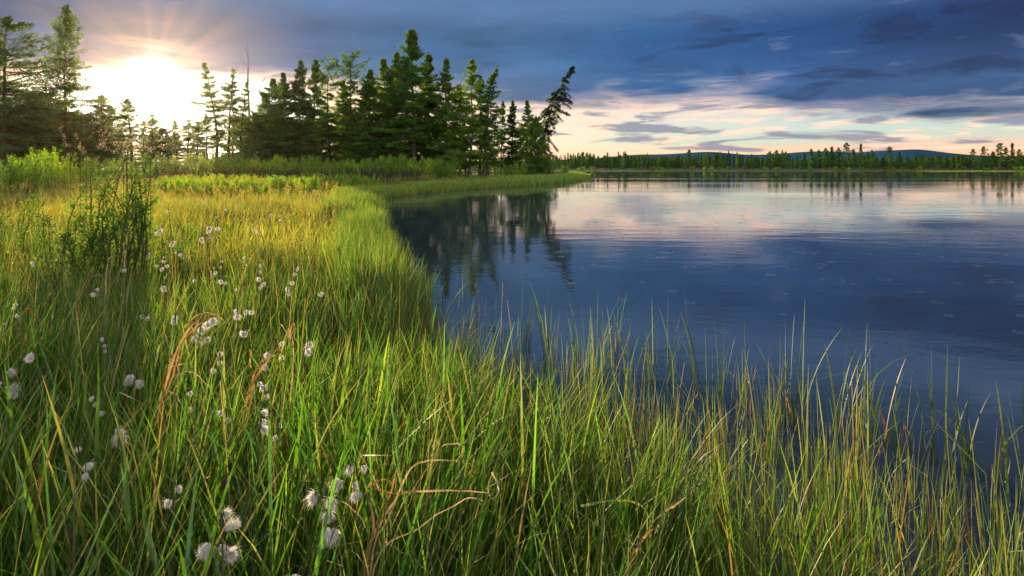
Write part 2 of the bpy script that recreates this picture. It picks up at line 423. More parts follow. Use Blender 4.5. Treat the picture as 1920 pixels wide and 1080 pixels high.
# ------------------------------------------------------------------ haze (thin evening air)
hm, k = new_mat('evening_haze')
pv = k.n.new('ShaderNodeVolumePrincipled'); pv.inputs['Color'].default_value = (1.0, .82, .62, 1)
pv.inputs['Density'].default_value = HAZE if 'HAZE' in globals() else .0006
pv.inputs['Anisotropy'].default_value = .89
o_ = k.n.new('ShaderNodeOutputMaterial'); k.l.new(pv.outputs[0], o_.inputs['Volume'])
def box_mesh(name, lo, hi, mat):
    a = Acc(); x0, y0, z0 = lo; x1, y1, z1 = hi
    a.add([(x0, y0, z0), (x1, y0, z0), (x1, y1, z0), (x0, y1, z0), (x0, y0, z1), (x1, y0, z1), (x1, y1, z1), (x0, y1, z1)],
          [(3, 2, 1, 0), (4, 5, 6, 7), (0, 1, 5, 4), (1, 2, 6, 5), (2, 3, 7, 6), (3, 0, 4, 7)])
    return a.mesh(name, [mat])
link('haze', box_mesh('haze', (-1500, -600, -1.9), (1500, 1500, 38), hm), kind='stuff')

# ================================================================== TREES
def conifer(seed, H=15.0, rad=2.6, t0=.08, prof='cone', nb=95, per=85, droop=.25, gap=.05, up=.3, leafL=.29, leafW=.080,
            green=(.045, .085, .022), lean=None, sparse_low=0.0, r0=.17, fl=.4, tops=1, asym=0.0, elv=(-8, 6, 24, 46)):
    """trunk mesh, limbs mesh, crown mesh of one larch or spruce"""
    r = np.random.default_rng(seed)
    zt = np.linspace(0, 1, 22)
    wob = np.cumsum(r.normal(size=(22, 2)) * .045, 0) * (H / 15); wob -= wob[:1]
    cx, cy_ = wob[:, 0].copy(), wob[:, 1].copy()
    if lean is not None:
        cx += lean(zt)[0]; cy_ += lean(zt)[1]
    line = np.stack([cx, cy_, zt * H], 1)
    if lean is not None and len(lean(zt)) > 2: line[:, 2] = lean(zt)[2]
    ta, la, ca = Acc(), Acc(), Acc()
    tube(ta, line, np.interp(zt, [0, .04, .5, 1], [r0 * 1.5, r0, r0 * .55, .015]), 8)
    def C(t): return np.stack([np.interp(t, zt, line[:, a]) for a in range(3)], -1)
    hsh = lambda u: {'cone': (1 - u) ** .62 * (.75 + .25 * np.minimum(1, u * 6)),
                     'dense': np.minimum(1, (1 - u) * 1.5) ** .68 * (.82 + .18 * np.sin(u * 9 + seed)),
                     'oval': np.sin(math.pi * np.clip(.12 + u * .88, 0, 1)) ** .65,
                     'flat': np.where(u > .72, .55 + .45 * np.sin((u - .72) / .28 * math.pi), .35 * (1 - u) + .42),
                     'scrag': (.35 + .65 * np.abs(np.sin(u * 11 + seed))) * np.minimum(1, (1 - u) * 2.2) ** .8,
                     'column': np.minimum(1, (1 - u) * 4) ** .7 * (.75 + .25 * np.sin(u * 14 + seed))}[prof]
    nb = int(nb * 1.3); u = np.sort(r.random(nb)) ** .92
    hv = hsh(u)
    baz = np.arange(nb) * 2.39996 + r.normal(size=nb) * .5
    for q in range(nb):
        if r.random() < gap: continue
        t = t0 + (1 - t0) * u[q] * .995
        ln = max(.22, rad * float(hv[q]) * r.uniform(.42, 1.3)) * (1 + asym * math.cos(baz[q]))
        e0 = math.radians(np.interp(u[q], [0, .5, .85, 1], elv) + r.normal() * 9)
        p0 = C(np.array([t]))[0]
        dr_ = np.array([math.cos(baz[q]), math.sin(baz[q]), 0]); ld = np.array([-dr_[1], dr_[0], 0])
        dp, upq = droop * r.uniform(.5, 1.5), up * r.uniform(.5, 1.4)
        def Bp(s):
            s = np.asarray(s)[:, None]
            return p0 + dr_ * ln * s * math.cos(e0) + np.array([0, 0, 1.]) * ln * (s * math.sin(e0) - dp * s ** 2 + upq * s ** 3)
        ss = np.linspace(0, 1, 6)
        tube(ta, Bp(ss), np.linspace(.032, .008, 6) * (.5 + ln / 3) * (H / 15), 3, mi=0)
        if u[q] < sparse_low and r.random() < .75: continue
        n = int(per * 2.3 * (.35 + .65 * ln / rad) * r.uniform(.7, 1.2))
        s = r.random(n) ** .75 * .92 + .08
        f = r.random(n); sd_ = np.where(r.random(n) < .5, -1, 1)
        tl = ln * fl * (1.05 - s * .8)
        P = Bp(s) + ld * (sd_ * f * tl)[:, None] + dr_ * (f * tl * .45)[:, None]
        P[:, 2] -= (f * tl) ** 1.3 * .28 + r.random(n) * .14 * (H / 15)
        P += r.normal(size=(n, 3)) * np.array([.07, .07, .08]) * (H / 15)
        D = ld * (sd_ * (.35 + f * .5))[:, None] + dr_ * .7 + r.normal(size=(n, 3)) * .5 + np.array([0, 0, .25])
        tone = r.uniform(.62, 1.45); yel = r.uniform(-.12, .35)
        cb = np.array(green) * tone * np.array([1 + yel, 1 + yel * .35, 1])
        cn = cb * r.uniform(.75, 1.3, (n, 1))
        sprays(ca, P, D, leafL * r.uniform(.6, 1.35, n), leafW * r.uniform(.7, 1.4, n), cn, r)
    # tufts along the leading shoot
    n = int(per * .7); t = 1 - r.random(n) * .09
    P = C(t) + r.normal(size=(n, 3)) * (.06 + (1 - t)[:, None] * .9) * (H / 15)
    sprays(ca, P, np.array([[0, 0, .9]]) + r.normal(size=(n, 3)) * .6, leafL * .8, leafW, np.array(green) * r.uniform(.8, 1.3, (n, 1)), r)
    return (ta.mesh('trunk', [M['bark']], True), None, ca.mesh('crown', [M['needles']]), H, rad)

GR = (.074, .185, .036); GY = (.120, .235, .038); GD = (.055, .135, .034)
SP = {
    'dense1': conifer(1, 15, 2.5, .03, 'dense', 135, 105, .22, .03, green=GR),
    'dense2': conifer(2, 15, 2.6, .05, 'dense', 130, 105, .28, .04, green=GY),
    'dense3': conifer(3, 15, 2.4, .04, 'cone', 130, 100, .25, .04, green=GD),
    'dense4': conifer(14, 15, 2.7, .08, 'oval', 125, 100, .2, .05, green=GR),
    'airy1': conifer(4, 15, 2.5, .10, 'cone', 84, 70, .22, .08, green=GY),
    'airy2': conifer(5, 15, 2.3, .14, 'cone', 78, 66, .18, .10, green=GR),
    'larch': conifer(6, 15, 3.2, .09, 'cone', 160, 62, .32, .05, up=.45, green=GR, sparse_low=.10, leafL=.25, leafW=.06, fl=.26),
    'tall': conifer(7, 15, 2.6, .18, 'cone', 110, 90, .25, .05, green=GR, sparse_low=.10),
    'scrag1': conifer(8, 15, 1.7, .18, 'scrag', 62, 60, .2, .12, green=GY, lean=lambda t: (-1.2 * t ** 2, 0 * t)),
    'scrag2': conifer(9, 15, 1.6, .22, 'scrag', 58, 60, .2, .14, green=GY, lean=lambda t: (.7 * t ** 2, 0 * t)),
    'flat1': conifer(10, 15, 2.2, .16, 'flat', 66, 64, .15, .12, green=GR, asym=.25),
    'flat2': conifer(11, 15, 2.4, .12, 'flat', 74, 64, .15, .10, green=GR, asym=-.25),
    'bush1': conifer(12, 8, 2.9, .02, 'oval', 110, 95, .15, .03, green=GY, leafL=.34, leafW=.11, r0=.12),
    'bush2': conifer(13, 8, 2.8, .02, 'oval', 105, 95, .1, .05, green=GD, leafL=.34, leafW=.11, r0=.12),
    'thin': conifer(15, 12, 1.35, .06, 'column', 66, 52, .2, .08, green=GY, r0=.11),
    'wide': conifer(16, 15, 4.0, .10, 'oval', 98, 115, .12, .12, up=.15, green=GD, asym=.35, sparse_low=.08, r0=.26),
    'tilt': conifer(17, 15, 1.9, .12, 'cone', 74, 66, .2, .1, green=GR, lean=lambda t: (1.5 * t ** 3, 0 * t), asym=.3),
    'leaning': conifer(18, 15, 1.9, .08, 'column', 150, 66, .45, .16, up=.1, green=(.034, .062, .026), leafL=.27, leafW=.075, r0=.20, fl=.34,
                       lean=lambda t: (3.0 * t + 1.9 * t ** 2 + .32 * np.sin(t * 7.5) * t, .25 * np.sin(t * 6), 15 * t - .6 * t ** 3), asym=.2, elv=(-28, -12, -4, 20)),
}
GN = 'conifers standing along the lake meadow'
def tree(px, ytop, d, hw, kind, label, yaw=None, group=GN, name='conifer_tree'):
    tr, lm, cr, H, rd = SP[kind]
    x = colx(px, d); z = G(x, d) - .05
    h = (HZ - ytop) * d / F + EYE - z
    w_ = 1.42 * hw * d / F / rd
    e = link(name, None, label=label, category='tree', group=group)
    put(e, (x, d, z), rnd.uniform(0, 6.28) if yaw is None else yaw, (w_, w_, h / H))
    link('trunk', tr, e); link('crown', cr, e)
    return e
TREES = [
    (8, 36, 58, 64, 'wide', 'big dark wide-limbed larch cut by the edge of the photo', 0.2),
    (-62, 90, 60, 75, 'dense2', 'dark conifer beyond the wide-limbed larch, mostly past the photo edge', None),
    (68, 178, 66, 58, 'bush2', 'broad dark bushy conifer between the wide-limbed larch and the tall slender spruce', None),
    (124, 9, 62, 47, 'larch', 'tall slender spruce with bare lower trunk and drooping tiers, alone against the sky', 0.7),
    (30, 205, 70, 60, 'bush1', 'low thick conifer under the wide-limbed larch', None),
    (154, 222, 70, 36, 'bush2', 'dark low conifer behind the trunk of the tall slender spruce', None),
    (186, 178, 75, 36, 'airy1', 'see-through orange-lit larch just beside the tall slender spruce', None),
    (209, 200, 80, 26, 'dense4', 'rounded orange-lit larch beside the see-through larch', None),
    (246, 186, 72, 32, 'airy2', 'orange-lit larch standing alone under the brightest sky', None),
    (268, 226, 80, 16, 'airy1', 'low open conifer at the foot of the lone orange-lit larch', None),
    (284, 216, 86, 15, 'thin', 'little pointed larch next to the lone orange-lit larch', None),
    (308, 244, 92, 28, 'bush2', 'low round conifer where the orange light shaft falls', None),
    (331, 226, 90, 15, 'airy2', 'small pointed conifer in the gap right under the sun', None),
    (352, 226, 94, 20, 'thin', 'little spiky conifer on the low clump under the bright gap', None),
    (373, 230, 88, 16, 'thin', 'small pointed larch before the leaning thin larches', None),
    (388, 214, 84, 17, 'airy2', 'small orange-edged larch touching the three thin larches', None),
    (410, 117, 78, 23, 'scrag1', 'first of three thin scraggly larches, its crooked top tilted away from the snag', 0.0),
    (429, 130, 79, 21, 'scrag2', 'second of three thin scraggly larches, below a bare forked tip', 0.3),
    (452, 156, 80, 18, 'scrag1', 'third and shortest of three thin scraggly larches, touching the bare snag', 2.6),
    (478, 212, 76, 26, 'dense4', 'low bushy larch at the foot of the tall bare snag', None),
    (492, 172, 80, 26, 'dense2', 'bright green larch stepping up behind the bare snag', None),
    (512, 150, 77, 28, 'dense4', 'full larch on the rising slope of crowns after the snag', None),
    (533, 138, 82, 28, 'dense1', 'dense larch just before the pair of twin pointed spruces', None),
    (560, 111, 78, 28, 'dense3', 'first of the two twin pointed spruces', None),
    (584, 112, 80, 27, 'tall', 'second of the two twin pointed spruces, with gaps low down', None),
    (618, 126, 83, 25, 'flat1', 'thin larch with a small flat top and sky showing through it', None),
    (640, 150, 85, 26, 'dense2', 'lower larch between the two flat-topped larches', None),
    (661, 108, 82, 28, 'flat2', 'flat-topped larch with a ragged crown beside the dense wall of spruces', None),
    (692, 132, 80, 34, 'dense1', 'dense spruce next to the ragged flat-topped larch', None),
    (715, 108, 83, 32, 'dense2', 'dense spruce two before the tallest spruce', None),
    (744, 100, 81, 32, 'dense1', 'spruce forming the shoulder before the tallest spruce', None),
    (776, 58, 80, 46, 'tall', 'tallest broad spruce in the middle of the grove', 1.1),
    (805, 100, 84, 32, 'dense3', 'dark spruce forming the shoulder after the tallest spruce', None),
    (838, 109, 80, 29, 'dense2', 'pointed bright green larch after the tallest spruce', None),
    (862, 160, 88, 24, 'dense4', 'lower larch squeezed between two pointed ones', None),
    (881, 111, 80, 31, 'airy1', 'pointed larch with slim dark trunk and lake light behind it', None),
    (900, 142, 83, 25, 'airy2', 'larch just before the one with a bent tip', None),
    (914, 121, 80, 24, 'tilt', 'larch whose bent tip hangs toward the lake', 0.0),
    (940, 190, 84, 15, 'airy2', 'small thin larch just past the bent-tip larch', None),
    (959, 187, 83, 17, 'dense3', 'small pointed larch midway between the bent-tip and the leaning larch', None),
    (986, 187, 80, 18, 'dense2', 'small bright larch right before the leaning larch', None),
    (1004, 222, 78, 17, 'bush1', 'low bushy larch around the foot of the leaning larch', None),
    (999, 116, 80, 18.5, 'leaning', 'ragged larch leaning out over the lake at the end of the grove', -0.05),
]
for px, yt, d, hw, kind, lab, yaw in TREES: tree(px, yt, d, hw, kind, lab, yaw)
# lower filling crowns between the tall ones
FILL = [(545, 222, 86, 26, 'dense4'), (575, 210, 90, 26, 'dense3'), (602, 214, 87, 27, 'dense1'), (632, 205, 92, 26, 'dense2'), (655, 200, 88, 28, 'dense1'), (678, 190, 92, 28, 'dense3'),
        (706, 195, 90, 28, 'dense2'), (730, 180, 92, 30, 'dense1'), (758, 190, 90, 28, 'dense3'), (790, 180, 92, 30, 'dense1'), (822, 200, 90, 27, 'dense4'), (850, 212, 92, 24, 'airy1'),
        (872, 222, 95, 20, 'airy2'), (905, 222, 95, 20, 'airy1'), (928, 240, 95, 18, 'thin'), (975, 235, 92, 16, 'thin'), (520, 205, 86, 24, 'dense3'), (110, 215, 80, 44, 'bush2'), (-20, 190, 76, 50, 'dense2'),
        (500, 215, 90, 26, 'bush1'), (455, 225, 92, 24, 'bush1'), (228, 245, 95, 26, 'airy1')]
for px, yt, d, hw, kind in FILL:
    tree(px, yt, d, hw, kind, 'lower conifer half hidden behind the tall trees of the grove', group='half hidden conifers behind the grove')

# dead standing trunks
def snag(px, ytop, d, branches, r0, label, tip=0.0):
    x = colx(px, d); z = G(x, d); h = (HZ - ytop) * d / F + EYE - z
    e = put(link('dead_tree', None, label=label, category='dead tree'), (x, d, z))
    a = Acc(); zt = np.linspace(0, 1, 16)
    line = np.stack([tip * zt ** 2 + .05 * np.sin(zt * 17), .04 * np.cos(zt * 13), zt * h], 1)
    tube(a, line, np.interp(zt, [0, .6, 1], [r0, r0 * .6, .02]), 8); link('trunk', a.mesh('trunk', [M['dead']], True), e)
    for hb, dx, dzz, r1 in branches:
        a = Acc(); s = np.linspace(0, 1, 8); bx = np.interp(hb, zt, line[:, 0])
        P = np.stack([bx + dx * s + .10 * np.sin(s * 9) * s, .25 * dx * s, hb * h + dzz * (.8 * s + .2 * s * s)], 1)
        tube(a, P, np.linspace(r1, .012, 8), 5)
        for q in (3, 4, 5, 6):
            sg = 1 if q % 2 else -1
            Q = np.stack([P[q] + np.array([dx * .06 * k_ * (1 + sg * .4), .02 * k_ * sg, (.07 + .03 * sg) * k_ * abs(dzz)]) for k_ in range(4)])
            tube(a, Q, np.linspace(r1 * .5, .008, 4), 4)
        link('branch', a.mesh('branch', [M['dead']], True), e)
snag(467, 74, 80, [(.60, 2.25, 2.3, .065), (.80, -1.15, 1.25, .05), (.88, -.45, 1.3, .04), (.66, .3, 1.1, .03), (.68, -.45, .9, .03), (.74, .25, .9, .03)], .21, 'tall bare dead trunk with forked grey branches standing against the sky', -.25)
snag(437, 118, 80.5, [(.86, 1.4, 1.1, .035), (.84, .5, 1.9, .035), (.83, -.25, 2.0, .03)], .13, 'thin dead trunk with a bare forked tip among the three thin larches', -.1)
def snag_heap():
    x, d = colx(428, 70), 70; z = G(x, d)
    a = Acc(); r = np.random.default_rng(5)
    for q in range(150):
        p = np.array([r.normal() * 1.1, r.normal() * .6, 0]); hh = r.uniform(.8, 3.0)
        s = np.linspace(0, 1, 5)[:, None]; tilt = r.normal(size=2) * .5
        tube(a, p + np.concatenate([tilt[0] * hh * s, tilt[1] * hh * s, hh * s], 1) + r.normal(size=(5, 3)) * .08, np.linspace(.03, .008, 5), 4)
    put(link('dead_bush', a.mesh('dead_bush', [M['dead']], True), label='grey leafless thicket of dead twigs under the three thin larches', category='dead bush'), (x, d, z))
snag_heap()
def fallen_log():
    x, d = colx(905, 78), 78; z = G(x, d)
    a = Acc(); s = np.linspace(0, 1, 9)
    tube(a, np.stack([-1.9 + 3.8 * s, .4 * s, .9 - .55 * s + .06 * np.sin(s * 8)], 1), np.linspace(.15, .08, 9), 7)
    put(link('fallen_log', a.mesh('fallen_log', [M['dead']], True), label='fallen pale trunk propped among the slim stems near the lake end of the grove', category='log'), (x, d, z))
fallen_log()

# ================================================================== FAR SHORE FOREST
def far_tree(seed, kind):
    r = np.random.default_rng(seed); a = Acc()
    H = 10.0; zt = np.linspace(0, 1, 5)
    tube(a, np.stack([.1 * np.sin(zt * 5 + seed), .1 * np.cos(zt * 4), zt * H], 1), np.linspace(.14, .03, 5), 5, mi=0)
    n = {'spire': 330, 'full': 480, 'flag': 240, 'young': 260}[kind]
    u = r.random(n) ** {'spire': .95, 'full': .9, 'flag': .6, 'young': 1.1}[kind]
    t0 = {'spire': .12, 'full': .10, 'flag': .35, 'young': .02}[kind]
    w_ = {'spire': 1.25 * (1 - u) ** .8 + .12, 'full': 1.75 * np.minimum(1, (1 - u) * 2) ** .8 + .1, 'flag': .5 + .9 * np.sin(u * math.pi * .93), 'young': 1.5 * (1 - u) ** .7 + .15}[kind]
    w_ = w_ * (.8 + .3 * np.sin(u * 21 + seed))
    an = r.random(n) * 6.283; rr_ = w_ * np.sqrt(r.random(n)) * (1 + .25 * np.cos(an * 3 + seed))
    P = np.stack([rr_ * np.cos(an), rr_ * np.sin(an), (t0 + (1 - t0) * u) * H], 1)
    D = np.stack([np.cos(an), np.sin(an), -.25 + r.normal(size=n) * .3], 1)
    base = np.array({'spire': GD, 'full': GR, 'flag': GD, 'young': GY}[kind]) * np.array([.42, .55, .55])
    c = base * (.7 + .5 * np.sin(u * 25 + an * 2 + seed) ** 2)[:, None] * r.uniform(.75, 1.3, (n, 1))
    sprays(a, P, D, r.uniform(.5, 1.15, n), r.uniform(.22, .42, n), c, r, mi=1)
    return a.mesh('far_tree', [M['bark'], M['needles']]), a
FARM = {k_: [far_tree(s * 7 + q, k_) for s in range(4)] for q, k_ in enumerate(('spire', 'full', 'flag', 'young'))}
NFAR = [0]
def far(px, ytop, kind, label, group, d=None, wf=1.0, name='far_conifer'):
    d = d or rnd.uniform(318, 336)
    x = colx(px, d); z = G(x, d) - .1
    h = (HZ - ytop) * d / F + EYE - z
    me = FARM[kind][rnd.randrange(4)][0]
    s = h / 10.0; ws = wf * rnd.uniform(.85, 1.2) * (.45 + .55 * s)
    o = link(name, me, label=label, category='tree', group=group)
    put(o, (x, d, z), rnd.uniform(0, 6.28), (ws, ws, s)); NFAR[0] += 1
SPECIAL = [
    (1172, 285, 'spire', 'slim spire standing a little above the forest wall near the low hill'), (1292, 281, 'flag', 'lone tall far conifer with a tufted top before the first blue hill'),
    (1357, 288, 'spire', 'pointed far conifer just after the tufted one'), (1443, 284, 'flag', 'far conifer with a bare stem at the start of the middle clump'), (1456, 282, 'full', 'bushy-topped far conifer in the middle clump'),
    (1467, 282, 'full', 'dark dense far conifer ending the middle clump'), (1508, 287, 'spire', 'pointed far conifer before the tall clump'), (1521, 279, 'full', 'first full crown of the tall far clump'), (1535, 281, 'full', 'second full crown of the tall far clump'),
    (1548, 278, 'full', 'third full crown of the tall far clump'), (1560, 275, 'full', 'fourth full crown of the tall far clump'), (1572, 277, 'full', 'fifth full crown of the tall far clump'), (1587, 268, 'flag', 'highest far conifer with an orange-lit top in the tall clump'),
    (1600, 280, 'full', 'last full crown of the tall far clump'), (1614, 270, 'spire', 'slim tall far conifer apart from the clump, before the hill'), (1635, 281, 'full', 'full far conifer after the slim tall one'), (1628, 286, 'full', 'shorter full far conifer beside the slim tall one'),
    (1668, 275, 'flag', 'gaunt far conifer with a thin ragged top before the blue hill peak'), (1686, 284, 'spire', 'thin far conifer under the rise of the blue hill peak'), (1716, 292, 'full', 'round far conifer under the blue hill peak'), (1760, 292, 'full', 'broad far conifer below the falling side of the hill'),
    (1797, 291, 'full', 'dark far conifer where the hill runs out'), (1824, 280, 'flag', 'ragged far conifer opening the last clump'), (1845, 275, 'flag', 'flat orange-topped far conifer in the last clump'), (1862, 284, 'full', 'full far conifer in the last clump'),
    (1875, 269, 'flag', 'tall orange-topped far conifer in the last clump'), (1886, 277, 'full', 'broad far conifer in the last clump'), (1898, 268, 'spire', 'tallest pointed far conifer in the last clump'), (1911, 280, 'full', 'far conifer at the very edge of the photo'),
    (1784, 303, 'young', 'short bushy far conifer standing forward on the far bank'), (1701, 290, 'spire', 'small pointed far conifer before the blue hill peak'),
]
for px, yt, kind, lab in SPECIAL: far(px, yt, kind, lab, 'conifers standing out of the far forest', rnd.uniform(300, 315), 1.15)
LB = ('evenly tall pointed conifer in the hazy forest wall beyond the low hill end', 'conifer in the forest wall below the blue hills')
for q in range(118):
    px = 1040 + 450 * (q + rnd.random()) / 118
    yt = 291 + rnd.uniform(-4.5, 6) + 3.5 * math.sin(px * .051 + 2 * math.sin(px * .017)) - 3 * (rnd.random() < .12) + (2 if px > 1250 else 0)
    far(px, yt, rnd.choice(('spire', 'spire', 'full', 'young')), LB[0], 'even forest wall on the far shore', rnd.uniform(318, 345), .95)
for q in range(110):
    px = 1490 + 480 * (q + rnd.random()) / 110
    yt = 296 + rnd.uniform(-5, 6) + 4 * math.sin(px * .06 + 2 * math.sin(px * .02))
    far(px, yt, rnd.choice(('spire', 'full', 'full', 'young')), LB[1], 'forest wall below the blue hills', rnd.uniform(318, 345), 1.0)
# the wood behind reads as one mass
def far_wood():
    big = Acc(); r = np.random.default_rng(77)
    for q in range(1150):
        px = r.uniform(300, 2350); d = r.uniform(345, 400)
        x = colx(px, d); z = 1.0
        src = FARM[('spire', 'full', 'young')[q % 3]][q % 4][1]
        h = r.uniform(6.0, 9.2) * (1.1 if px > 1900 or px < 1000 else 1.0)
        V = src.v[1]; sub = slice(0, len(V) // 2 // 4 * 4)
        a_ = r.random() * 6.28; cs, sn = math.cos(a_), math.sin(a_); s_ = h / 10
        v = V[sub]; ws = 1.0 * s_ + .3
        vv = np.stack([(v[:, 0] * cs - v[:, 1] * sn) * ws + x, (v[:, 0] * sn + v[:, 1] * cs) * ws + d, v[:, 2] * s_ + z], 1)
        big.add(vv, np.arange(len(vv)).reshape(-1, 4), src.c[1][sub], 0)
    link('far_forest', big.mesh('far_forest', [M['needles']]), kind='stuff')
far_wood()

# ================================================================== SHRUBS
def shrub(seed, H=1.7, R0=1.2, stems=26, per=95, leafL=.11, leafW=.035, green=(.085, .15, .022), spread=.6, wood=M['bark']):
    r = np.random.default_rng(seed); sa, fa = Acc(), Acc()
    for q in range(stems):
        a_ = r.random() * 6.283; rr_ = R0 * .35 * math.sqrt(r.random()); hh = H * r.uniform(.55, 1.05)
        p0 = np.array([rr_ * math.cos(a_), rr_ * math.sin(a_), 0]); out = spread * r.uniform(.2, 1.1) * R0
        s = np.linspace(0, 1, 7)
        bend = r.normal(size=2) * .12
        L = np.stack([p0[0] + math.cos(a_) * out * s ** 1.3 + bend[0] * np.sin(s * 3), p0[1] + math.sin(a_) * out * s ** 1.3 + bend[1] * np.sin(s * 3), hh * s * (1.08 - .08 * s)], 1)
        tube(sa, L, np.linspace(.014, .003, 7) * (H / 1.5), 4)
        n = int(per * r.uniform(.7, 1.2)); t = .18 + .82 * r.random(n) ** .7
        C = np.stack([np.interp(t, s, L[:, k_]) for k_ in range(3)], 1)
        az_ = r.random(n) * 6.283; off = np.stack([np.cos(az_), np.sin(az_), r.normal(size=n) * .4], 1)
        tw = r.random(n)[:, None] * .16 * H * (1.1 - t[:, None])
        P = C + off * (tw + leafL * .4)
        D = off + np.array([[0, 0, .75]]) + r.normal(size=(n, 3)) * .25
        tone = r.uniform(.65, 1.4)
        sprays(fa, P, D, leafL * r.uniform(.6, 1.3, n), leafW * r.uniform(.7, 1.3, n), np.array(green) * tone * r.uniform(.7, 1.35, (n, 1)), r)
    return sa.mesh('stems', [wood], True), fa.mesh('foliage', [M['shrub']]), H, R0
SB = {
    'willow1': shrub(31, green=(.21, .37, .03)), 'willow2': shrub(32, 1.6, 1.3, 28, green=(.28, .40, .03)), 'willow3': shrub(33, 1.8, 1.1, 24, green=(.17, .32, .03)),
    'leather1': shrub(34, 1.0, 1.3, 30, 70, .07, .025, (.060, .048, .035)), 'leather2': shrub(35, 1.1, 1.2, 26, 70, .07, .025, (.075, .066, .035)),
    'low1': shrub(36, .8, 1.0, 30, 75, .10, .03, (.15, .33, .025)), 'low2': shrub(37, .7, 1.1, 28, 75, .10, .03, (.19, .36, .025)),
}
def bush(px, ytop, d, wpx, kind, label, group, name='willow_shrub'):
    st, fo, H, R0 = SB[kind]
    x = colx(px, d); z = G(x, d) - .03; h = (HZ - ytop) * d / F + EYE - z; wv = wpx * d / F / R0
    e = put(link(name, None, label=label, category='shrub', group=group), (x, d, z), rnd.uniform(0, 6.28), (wv, wv, max(.25, h) / H))
    link('stems', st, e); link('foliage', fo, e)
g1 = 'light green willow shrubs along the foot of the trees'
for q in range(34):
    px = 262 + 585 * (q + rnd.uniform(-.3, .3)) / 34
    yt = 296 + rnd.uniform(-6, 5) + (3 if 600 < px < 720 else 0)
    bush(px, yt, rnd.uniform(50, 58), rnd.uniform(22, 34), rnd.choice(('willow1', 'willow2', 'willow3')), 'light green willow shrub in the long row along the foot of the trees', g1)
g2 = 'purple brown low shrubs before the willow row'
for q in range(26):
    px = 275 + 520 * (q + rnd.uniform(-.3, .3)) / 26
    bush(px, 314 + rnd.uniform(-4, 4), rnd.uniform(34, 43), rnd.uniform(18, 30), rnd.choice(('leather1', 'leather2')), 'purple brown low shrub in the dark strip before the willow row', g2, 'leatherleaf_shrub')
g3 = 'bright green low shrubs edging the golden grass'
for q in range(40):
    px = 310 + 400 * ((q + rnd.uniform(-.5, .5)) / 40) ** 1.15
    d = rnd.uniform(20.5, 29) + max(0, (px - 520)) * .04
    bush(px, 331 + rnd.uniform(-5, 9) + (24 - d) * .5 - max(0, px - 560) * .02, d, rnd.uniform(16, 36), rnd.choice(('low1', 'low2', 'willow2')), 'bright green low leafy shrub on the edge of the golden grass', g3)
for px, yt, d, wp, kd, lab in [
    (78, 281, 24, 42, 'willow1', 'rounded green willow shrub under the broad dark conifer'), (42, 290, 21, 40, 'willow3', 'green willow shrub at the photo edge side of the rounded one'),
    (112, 288, 26, 36, 'willow2', 'yellow green willow shrub under the tall slender spruce'), (8, 298, 20, 44, 'willow3', 'dark willow shrub at the very edge of the meadow under the wide-limbed larch'),
    (150, 296, 30, 34, 'willow2', 'yellow green low willow shrub just past the tall slender spruce'), (190, 298, 36, 36, 'willow1', 'low willow shrub under the see-through orange-lit larch'),
    (228, 300, 40, 34, 'willow2', 'low willow shrub beneath the lone orange-lit larch'), (-45, 285, 22, 50, 'willow1', 'willow shrub past the photo edge beside the meadow'),
    (838, 306, 56, 22, 'willow3', 'dark small shrub under the pointed bright larch'), (870, 312, 60, 22, 'leather2', 'low brown shrub under the larch with slim dark trunk'), (905, 311, 63, 22, 'leather1', 'low brown shrub before the fallen pale trunk'),
    (1030, 292, 78, 22, 'willow3', 'leafy green bush beneath the leaning larch, beside the water'), (1060, 303, 80, 11, 'willow3', 'small dark bush alone at the tip of the spit'), (945, 308, 70, 24, 'willow3', 'green undergrowth bush under the small thin larch'),
    (975, 306, 72, 20, 'willow1', 'green undergrowth bush beside the foot of the leaning larch')]:
    bush(px, yt, d, wp, kd, lab, 'single shrubs around the meadow')
# small shrubs dotted over the far bank
for q in range(46):
    px = rnd.uniform(1080, 1930)
    bush(px, 312.5 + rnd.uniform(-1.5, 1.5), rnd.uniform(286, 310), rnd.uniform(4, 8), rnd.choice(('willow3', 'low1', 'leather2')), 'small dark shrub dotted on the far grassy bank', 'small shrubs on the far bank', 'small_shrub')
# big willow in the near meadow with dark twigs
def near_willow(px, pbase, ytop, wpx, seed, stems, per, label, green):
    d = (EYE - .25) * F / (pbase - HZ); x = colx(px, d); z = G(x, d)
    h = (HZ - ytop) * d / F + EYE - z; r0 = wpx * d / F
    st, fo, H, R0 = shrub(seed, h, r0, stems, per, .046, .012, green, .85, M['stem'])
    e = put(link('willow_shrub', None, label=label, category='shrub'), (x, d, z)); link('stems', st, e); link('foliage', fo, e)
near_willow(215, 545, 322, 62, 51, 26, 165, 'dark twiggy willow bush rising from the near meadow', (.085, .17, .024))
near_willow(262, 540, 300, 30, 52, 9, 40, 'spindly taller willow stems beside the dark twiggy willow bush', (.10, .19, .025))
near_willow(135, 560, 385, 42, 53, 16, 80, 'smaller broad-leaved bush before the dark twiggy willow bush', (.06, .13, .025))
near_willow(40, 470, 360, 48, 54, 15, 80, 'green leafy bush at the meadow edge of the photo', (.11, .21, .025))
near_willow(330, 520, 425, 30, 55, 10, 50, 'low dark green bush past the spindly willow stems', (.08, .18, .025))
